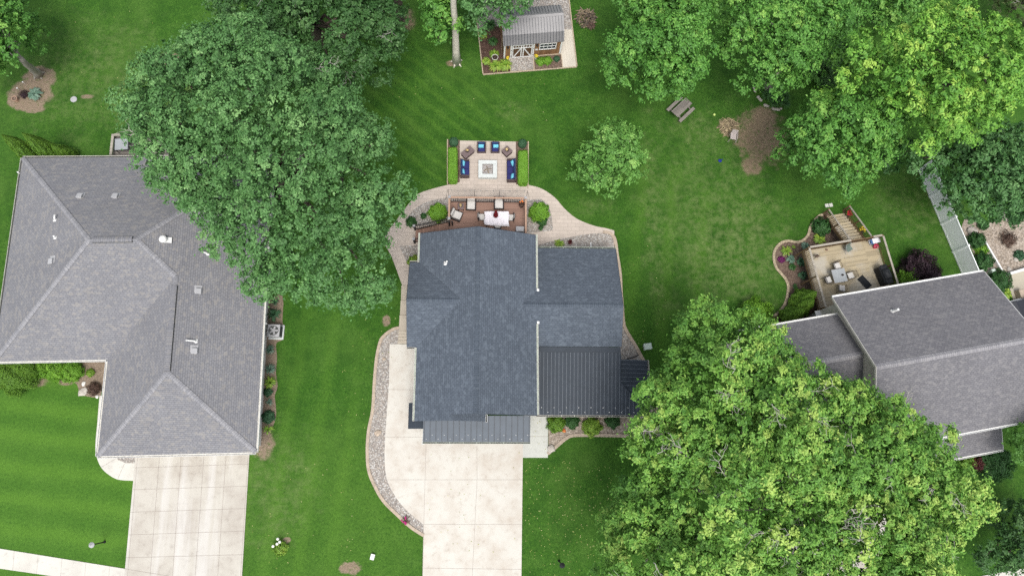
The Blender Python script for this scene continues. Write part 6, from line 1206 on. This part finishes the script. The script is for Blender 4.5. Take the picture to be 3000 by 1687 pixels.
for x in (3.98, 5.72):
    rail(CD, (x, 4.42), (x, 7.5), DZ-.1, .05, .95, "cedar_grey", "cedar_rail", .14, .13, .04); post(CD, x, 7.5, 0, 1.05, "cedar_rail", None, .1); post(CD, x, 6.0, 0, 1.75, "cedar_rail", None, .1)
    b = MB(); b.box((x+(.06 if x < 5 else -.06), 5.95, .78), (.05, 3.4, .26), rot=Matrix.Rotation(-math.atan2(1.7, 3.0), 3, 'X')); b.build("stringer", "cedar_rail", CD)
gt = MB()
for i in range(11): gt.box((4.12+i*.15, 4.36, DZ+.45), (.035, .035, .75))
gt.box((4.87, 4.36, DZ+.85), (1.62, .05, .06)); gt.box((4.87, 4.36, DZ+.1), (1.62, .05, .06)); gt.build("gate", "cedar_rail", CD)
for i, (x, y) in enumerate(((752, 95), (800, 90))): b = MB(); b.bbox((0, 0, .04), (.29, .29, .09), .01); tag(b.build("paver_block", "walk_pale", loc=at('G', x, y), rz=RA), ["pale square paver at the foot of the cedar stairs, nearer the lawn side", "pale square paver at the foot of the cedar stairs, nearer the treads"][i], "paver")
t4 = at('G', 910, 940, DZ+.72); PT = thing("patio_table", "square grey glass table on the cedar deck", "table", (t4.x, t4.y, DZ), RA); b = MB(); b.bbox((0, 0, .71), (.98, .98, .025), .02); b.build("tabletop", "table_glass", PT); b = MB()
for p, q in (((-.5, -.5), (.5, -.5)), ((.5, -.5), (.5, .5)), ((.5, .5), (-.5, .5)), ((-.5, .5), (-.5, -.5))): b.tube([(p[0], p[1], .70), (q[0]*1.0, q[1], .70)], .02, 6)
b.build("frame", "vent_grey", PT)
for x in (-.45, .45):
    for y in (-.45, .45): b = MB(); b.tube([(x*1.1, y*1.1, 0), (x, y, .69)], .02, 6); b.build("leg", "vent_grey", PT)
b = MB(); b.lathe([(.05, 0), (.07, .02), (.075, .1), (.06, .1), (.05, .03)], n=10); tag(b.build("candle_jar", "black_wicker", loc=at('G', 942, 935, DZ+.73)-Vector((0, 0, .002))), "small dark jar near the middle of the grey glass table", "jar")
def mesh_chair(label, c, rz):
    t = thing("patio_chair", label, "patio chair", c, rz, "dark framed patio chairs round the glass table"); b = MB(); b.bbox((0, 0, .40), (.5, .48, .025), .01); b.build("seat", "black_wicker", t); b = MB(); b.bbox((0, -.01, .44), (.46, .45, .05), .02, puff=.015); b.build("seat_cushion", "cream_cloth", t)
    b = MB(); n = 7
    for i in range(n):
        x = (i/(n-1)-.5)*.5; yb = .22-.25*x*x; b.tube([(x, yb, .42), (x*1.05, yb+.12, .85-.35*x*x)], .012, 5)
    for z in (.55, .65, .75): b.tube([((i/8-.5)*.5, .22-.25*((i/8-.5)*.5)**2+(z-.42)*.28, z) for i in range(9)], .007, 4)
    b.tube([((i/8-.5)*.53, .34-.25*((i/8-.5)*.5)**2, .86-.35*((i/8-.5)*.5)**2) for i in range(9)], .014, 5); b.build("backrest", "black_wicker", t)
    for s in (-1, 1):
        b = MB(); b.tube([(s*.27, .26, .6), (s*.29, 0, .64), (s*.28, -.24, .6), (s*.27, -.27, .0)], .014, 6); b.build("arm", "black_wicker", t); b = MB(); b.tube([(s*.27, .26, .6), (s*.26, .3, 0)], .014, 6); b.build("leg", "black_wicker", t)
for x, y, r_, l in ((880, 822, 8, "white cushioned patio chair on the stairs side of the glass table"), (772, 995, 100, "white cushioned patio chair on the lawn side of the glass table"), (1045, 940, -82, "white cushioned patio chair on the grill side of the glass table"), (938, 1095, 165, "white cushioned patio chair on the house side of the glass table")):
    c = at('G', x, y, DZ+.42); mesh_chair(l, Vector((c.x, c.y, DZ)), RA+rad(r_))
gc = at('G', 1455, 935, DZ+.6); GR = thing("grill", "barbecue grill under a black fitted cover on the cedar deck", "grill", (gc.x, gc.y, DZ), RA+rad(96)); b = MB()
b.bbox((0, 0, .45), (1.42, .66, .86), .08); b.bbox((0, .0, .98), (.86, .6, .3), .12, puff=.06)
for s in (-1, 1): b.bbox((s*.55, 0, .88), (.42, .58, .1), .05, puff=.02)
b.build("cover", "grill_cover", GR)
for s in (-1, 1):
    for y in (-.22, .22): b = MB(); b.tube([(s*.6, y, 0), (s*.6, y, .06)], .03, 6); b.build("foot", "black_paint", GR)
mm = (at('G', 1105, 975, DZ)+at('G', 1320, 1070, DZ))/2; b = MB(); b.bbox((0, 0, .012), (1.05, .58, .02), .006); tag(b.build("door_mat", "mat_black", loc=Vector((mm.x, mm.y, DZ+.001)), rz=rad(-52)), "black mat lying askew between glass table and grill", "mat")
kc = at('G', 1340, 520, DZ+.3); KL = thing("cooler", "white cooler with blue end in the cedar deck's corner", "cooler", (kc.x, kc.y, DZ), RA+rad(4)); b = MB(); b.bbox((0, 0, .17), (.72, .38, .34), .03); b.build("body", "cooler_blue", KL); b = MB(); b.bbox((.06, 0, .37), (.62, .4, .06), .02); b.build("lid", "cooler_white", KL)
b = MB(); b.tube([(-.36, -.16, .28), (-.47, -.16, .3), (-.47, .16, .3), (-.36, .16, .28)], .018, 6); b.build("handle", "cooler_white", KL)
pb = at('G', 1342, 590, DZ+.15); PB = thing("bucket", "bright pink bucket beside the white cooler", "bucket", (pb.x, pb.y, DZ), 0); b = MB(); b.lathe([(.13, 0), (.17, .3), (.185, .31), (.16, .31), (.12, .03)], n=16); b.build("body", "pink_plastic", PB); b = MB(); b.tube([(math.cos(a)*.17, math.sin(a)*.17*.4-.08, .3+.0*a) for a in np.linspace(0, math.pi, 9)], .008, 5); b.build("handle", "white_trim", PB)
cc = at('G', 1020, 612, DZ+.4); CC = thing("folding_chair", "olive grey folding chair standing near the gate of the cedar deck", "folding chair", (cc.x, cc.y, DZ), RA+rad(20)); b = MB(); b.bbox((0, 0, .42), (.48, .44, .03), .01); b.build("seat", "olive_cloth", CC); b = MB(); b.bbox((0, .25, .62), (.48, .03, .34), .01, rot=Matrix.Rotation(-.35, 3, 'X')); b.build("backrest", "olive_cloth", CC)
for s in (-1, 1):
    b = MB(); b.tube([(s*.24, -.3, 0), (s*.24, .28, .75)], .014, 6); b.build("leg", "vent_grey", CC); b = MB(); b.tube([(s*.22, .3, 0), (s*.22, -.2, .42)], .014, 6); b.build("leg", "vent_grey", CC)
p_ = at('G', 748, 632, DZ); pot("flower_pot", "tiny clay pot near the cedar deck's far rail", p_, .08, .13, "terracotta", rim=.015); p_ = at('G', 605, 720, DZ); t = thing("plant_stand", "dark wire plant stand in the cedar deck's left corner", "plant stand", p_); b = MB(); b.lathe([(.05, .3), (.11, .32), (.12, .45), (.10, .45), (.05, .34)], n=10); b.build("bowl", "black_paint", t)
for k in range(3): b = MB(); b.tube([(math.cos(k*2.1)*.2, math.sin(k*2.1)*.2, 0), (math.cos(k*2.1)*.05, math.sin(k*2.1)*.05, .33)], .014, 5); b.build("leg", "black_paint", t)
rosette("potted_plant", "withered sprig in the dark wire plant stand", p_+Vector((0, 0, .4)), .28, .18, "brown_leaf", 10, .05)
bd = at('G', 1010, 528, DZ+.05); b = MB(); b.bbox((0, 0, .03), (.62, .2, .04), .01); tag(b.build("plank", "cooler_white", loc=Vector((bd.x, bd.y, DZ+.002)), rz=RA+.25), "pale loose plank lying by the gate of the cedar deck", "plank")
for x, y, f, l, l2 in ((1018, 190, "red_flower", "hanging basket low on the cedar stair rail", "red flowers in the basket low on the cedar stair rail"), (1178, 388, "yellow_flower", "hanging basket high on the cedar stair rail", "yellow flowers in the basket high on the cedar stair rail")):
    z = .5 if f == "red_flower" else 1.35; p = at('G', x, y, z); b = MB(); b.bbox((0, 0, -.09), (.2, .55, .17), .04); tag(b.build("hanging_basket", "black_wicker", loc=p, rz=RA), l, "basket"); rosette("flowering_plant", l2, p, .3, .14, "lime_leaf", 24, .04, "flower", flower=f, nfl=28)
# planting bed of the right house
G = "plants in the brick edged bed by the cedar deck"
bush("hydrangea", "big leafy green shrub beside the cedar stairs", at('G', 690, 355, .3)-Vector((0, 0, .3)), .70, .8, "deep_leaf", "shrub", (.15, .11), 1.5)
for x, y, r, h, m, bl, wd, l in ((655, 508, .44, .35, "lime_leaf", 60, .13, "lime green hosta below the big leafy shrub"), (485, 588, .32, .28, "blue_leaf", 44, .12, "blue grey hosta at the cedar deck's outer corner"), (310, 748, .34, .3, "blue_leaf", 44, .12, "blue grey hosta beside the purple plant"), (435, 780, .36, .3, "boxwood_leaf", 50, .12, "grey green hosta between purple plant and cedar deck"), (452, 942, .34, .3, "boxwood_leaf", 40, .11, "darker hosta beside the cedar deck's lower rail"), (250, 650, .45, .35, "lime_leaf", 50, .05, "yellow green grassy clump near the brick edging"), (345, 597, .16, .15, "lime_leaf", 18, .06, "tiny bright seedling above the grassy clump"), (330, 845, .3, .35, "deep_leaf", 40, .07, "dark fern below the blue grey hostas"), (362, 1078, .22, .2, "deep_leaf", 24, .07, "small dark plant near the conical evergreens")):
    rosette("hosta" if "hosta" in l else "plant", l, at('G', x, y, .025), r*1.25, h*1.1, m, int(bl*1.3), wd, "plant", G)
bush("purple_plant", "small vivid purple leaved plant near the brick edging", at('G', 195, 752), .26, .26, "violet_leaf", "plant", (.08, .06), 1.2)
for bx, by, h, r, l in ((400, 1250, 3.2, .8, "uppermost conical evergreen beside the cedar deck"), (390, 1330, 2.9, .85, "middle conical evergreen beside the cedar deck"), (270, 1450, 3.0, .8, "lowest conical evergreen beside the cedar deck")): bush("arborvitae", l, at('G', bx, by), r, h, "arb_leaf", "conifer", (.11, .05), 2.0, cone=True, lumps=.12, group="conical evergreens by the cedar deck")
bush("round_shrub", "round green shrub at the upper edge of the airy yellow green tree", at('q6', 540, 950, .6)-Vector((0, 0, .6)), 1.35, 1.7, "hedge_leaf", leaf=(.12, .07))
bush("smoke_bush", "dark purple leaved bush beyond the ash grey roof", at('M', 2312, 672, .8)-Vector((0, 0, .8)), 1.25, 1.7, "purple_leaf", "shrub", (.12, .08), 1.2, lumps=.3); bush("purple_shrub", "low violet shrub between the purple bush and the white fence", at('M', 2345, 692, .3)-Vector((0, 0, .3)), .75, .7, "purple_leaf", "shrub", (.09, .05), 1.2); bush("evergreen_shrub", "bright green shrub peeking over the ash grey roof's far eave", at('G', 1735, 975, .7)-Vector((0, 0, .7)), .8, 1.3, "hedge_leaf", leaf=(.09, .06))
# white fence and beyond
fa, fb = at('H', 100, -160), at('H', 520, 838)
FN = thing("vinyl_fence", "tall white vinyl fence running from the dark tree to the ash grey roof", "fence", fa, math.atan2(fb.y-fa.y, fb.x-fa.x)); Lf = (fb-fa).length+1.9; seg = 2.42; n = int(Lf/seg)+1
off = (at('H', 290, 295)-fa).length % seg
xs_ = [off+i*seg for i in range(-1, n+1) if off+i*seg < Lf+.2]
for i, x in enumerate(xs_):
    b = MB(); b.box((x, 0, .95), (.127, .127, 1.9)); b.box((x, 0, 1.92), (.15, .15, .05)); b.box((x, 0, 1.96), (.12, .12, .06), taper=.2); b.build("post", "vinyl_white", FN)
    if i+1 < len(xs_):
        x2 = xs_[i+1]; b = MB(); b.box(((x+x2)/2, 0, .95), (x2-x-.128, .035, 1.7))
        b.build("panel", "vinyl_white", FN)
        for z in (.1, 1.84): b = MB(); b.box(((x+x2)/2, 0, z), (x2-x-.128, .05, .14)); b.build("rail", "vinyl_white", FN)
def low_wall(label, p, q, h, m="white_trim", w_=.12):
    d = q-p; b = MB(); b.box((0, 0, h/2), (d.length, w_, h)); return tag(b.build("garden_wall", m, loc=((p.x+q.x)/2, (p.y+q.y)/2, 0), rz=math.atan2(d.y, d.x)), label, "low wall")
low_wall("low white garden wall slanting through gravel beyond the white fence", at('H', 792, 486, .3), at('H', 1012, 860, .3), .3); low_wall("white wall on the far side of the beige patio", at('H', 1012, 860, .5), at('H', 1400, 742, .5), .5, w_=.2); low_wall("white wall on the near side of the beige patio", at('H', 1045, 1170, .5), at('H', 1400, 1070, .5), .5, w_=.2)
b = MB(); b.bbox((0, 0, .3), (.5, .7, .6), .03); tag(b.build("storage_box", "kerb_stone", loc=at('H', 1150, 1085), rz=RA), "weathered wooden box on the beige patio beside the black car", "box")
G = "shrubs beyond the white fence"
for x, y, r, h, m, l in ((690, 475, .62, .8, "deep_leaf", "dark green shrub nearest the white fence's middle"), (762, 715, .68, .9, "deep_leaf", "dark green shrub near the ash grey roof's far corner"), (740, 580, .5, .4, "hedge_leaf", "yellow green low shrub between two dark ones by the fence"), (935, 925, .85, 1.0, "deep_leaf", "dark shrub at the foot of the white garden wall"), (760, 300, .4, .5, "deep_leaf", "small dark shrub below the dark tree by the fence"), (1170, 640, .4, .35, "boxwood_leaf", "sparse small shrub in the gravel near the right edge"), (1120, 215, .55, .9, "deep_leaf", "dark shrub under the dark tree at the right edge")): bush("shrub", l, at('H', x, y, h*.35)-Vector((0, 0, h*.35)), r, h, m, leaf=(.11, .07), group=G)
bush("dry_shrub", "brown dried shrub in the gravel at the right edge", at('H', 1030, 470), .6, .4, "brown_leaf", "shrub", (.10, .04), .8, lumps=.35)
for x, y, l in ((985, 990, "upper variegated hosta beside the ash grey roof"), (1010, 1075, "lower variegated hosta beside the ash grey roof")): rosette("hosta", l, at('H', x, y), .5, .4, "lime_leaf", 60, .14, "plant", "variegated hostas beyond the ash grey roof")
b = MB(); b.bbox((0, 0, .25), (.34, .34, .5), .04); tag(b.build("storage_box", "utility_green", loc=at('H', 838, 828), rz=.3), "pale green box in gravel near the ash grey roof's corner", "box")
for i, (x, y, r, l) in enumerate(((1005, 215, .5, "large pale boulder under the dark tree at the right edge"), (640, 385, .42, "grey boulder beside the white fence"), (1055, 805, .24, "tan boulder at the patio corner"), (1130, 690, .22, "small boulder in the gravel near the right edge"))): stone(l, at('H', x, y), r, 60+i)
# the car at the right edge
ca = at('H', 1270, 1235); CR = thing("parked_car", "black car parked at the right edge behind the ash grey roof", "car", (ca.x, ca.y, .05), RA+rad(6))
b = MB(); prof = [(-2.2, .35), (-2.25, .7), (-1.5, .88), (-.9, .93), (-.35, 1.42), (1.0, 1.45), (1.75, 1.0), (2.2, .92), (2.25, .4)]
l_ = [b.pt((x, -.82*(1 if z < 1 else .86), z)) for x, z in prof]; r_ = [b.pt((x, .82*(1 if z < 1 else .86), z)) for x, z in prof]
for i in range(len(prof)): j = (i+1) % len(prof); b.face((l_[i], l_[j], r_[j], r_[i]))
b.face(l_[::-1]); b.face(r_); b.build("body", "car_paint", CR)
b = MB(); d = Vector((.55, 0, .49)); b.box((-.63, 0, 1.19), (.62, 1.3, .02), rot=Matrix.Rotation(-math.atan2(.49, .55), 3, 'Y')); b.build("windshield", "table_glass", CR); b = MB(); b.box((1.38, 0, 1.24), (.75, 1.25, .02), rot=Matrix.Rotation(math.atan2(.45, .75), 3, 'Y')); b.build("rear_window", "glass_dark", CR)
for s in (-1, 1):
    b = MB(); b.box((.33, s*.742, 1.2), (1.5, .02, .3)); b.build("side_window", "glass_dark", CR); b = MB(); b.box((-2.2, s*.6, .68), (.08, .3, .12)); b.build("headlight", "table_glass", CR)
    for x in (-1.4, 1.4):
        b = MB(); b.tube([(x, s*.68, .33), (x, s*.86, .33)], .33, 18); wh = b.build("wheel", "mat_black", CR); b = MB(); b.tube([(x, s*.8, .33), (x, s*.872, .33)], .2, 12); b.build("rim", "vent_grey", wh)
# porch planting of the right house
bush("shrub", "dark green shrub below the ash grey entrance porch", at('W', 890, 490, .5)-Vector((0, 0, .5)), 1.3, 1.2, "deep_leaf", leaf=(.12, .07)); bush("japanese_maple", "small reddish brown shrub below the ash grey entrance porch", at('W', 755, 500, .5)-Vector((0, 0, .5)), .6, 1.0, "red_leaf", "shrub", (.10, .05), 1.2); bush("shrub", "low green shrub under the left end of the entrance porch", at('W', 690, 470, .4)-Vector((0, 0, .4)), .7, .8, "arb_leaf", leaf=(.11, .07))
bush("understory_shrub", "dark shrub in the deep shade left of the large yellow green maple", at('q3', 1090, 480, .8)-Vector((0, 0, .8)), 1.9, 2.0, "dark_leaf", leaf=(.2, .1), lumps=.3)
# fallen leaves and clover in the grass
rng = np.random.default_rng(8); C = []; 
for k, x0, x1, y0, y1, n in (('q8', 1380, 2080, 580, 1449, 260), ('q8', 640, 1350, 470, 1400, 34), ('q8', 1430, 1540, 250, 540, 9), ('q5', 0, 440, 900, 1449, 25), ('q8', 0, 200, 0, 1400, 30), ('q5', 2150, 2500, 300, 1200, 25), ('q7', 1900, 2500, 500, 1449, 25), ('q1', 300, 1300, 50, 900, 20), ('q2', 300, 2000, 600, 1000, 20)):
    for _ in range(n): p = at(k, rng.uniform(x0, x1), rng.uniform(y0, y1)); C.append((p.x, p.y, .07))
C = np.array(C); N_ = rng.normal(size=C.shape)*.15+np.array([0, 0, 1]); o = leaf_object("fallen_leaves", C, N_, .085, .05, rng.uniform(.2, 1, len(C)), "fallen_leaf", None, rng); tag(o, "pale fallen leaves and clover heads scattered over lawn and drive", "fallen leaves", kind="stuff")
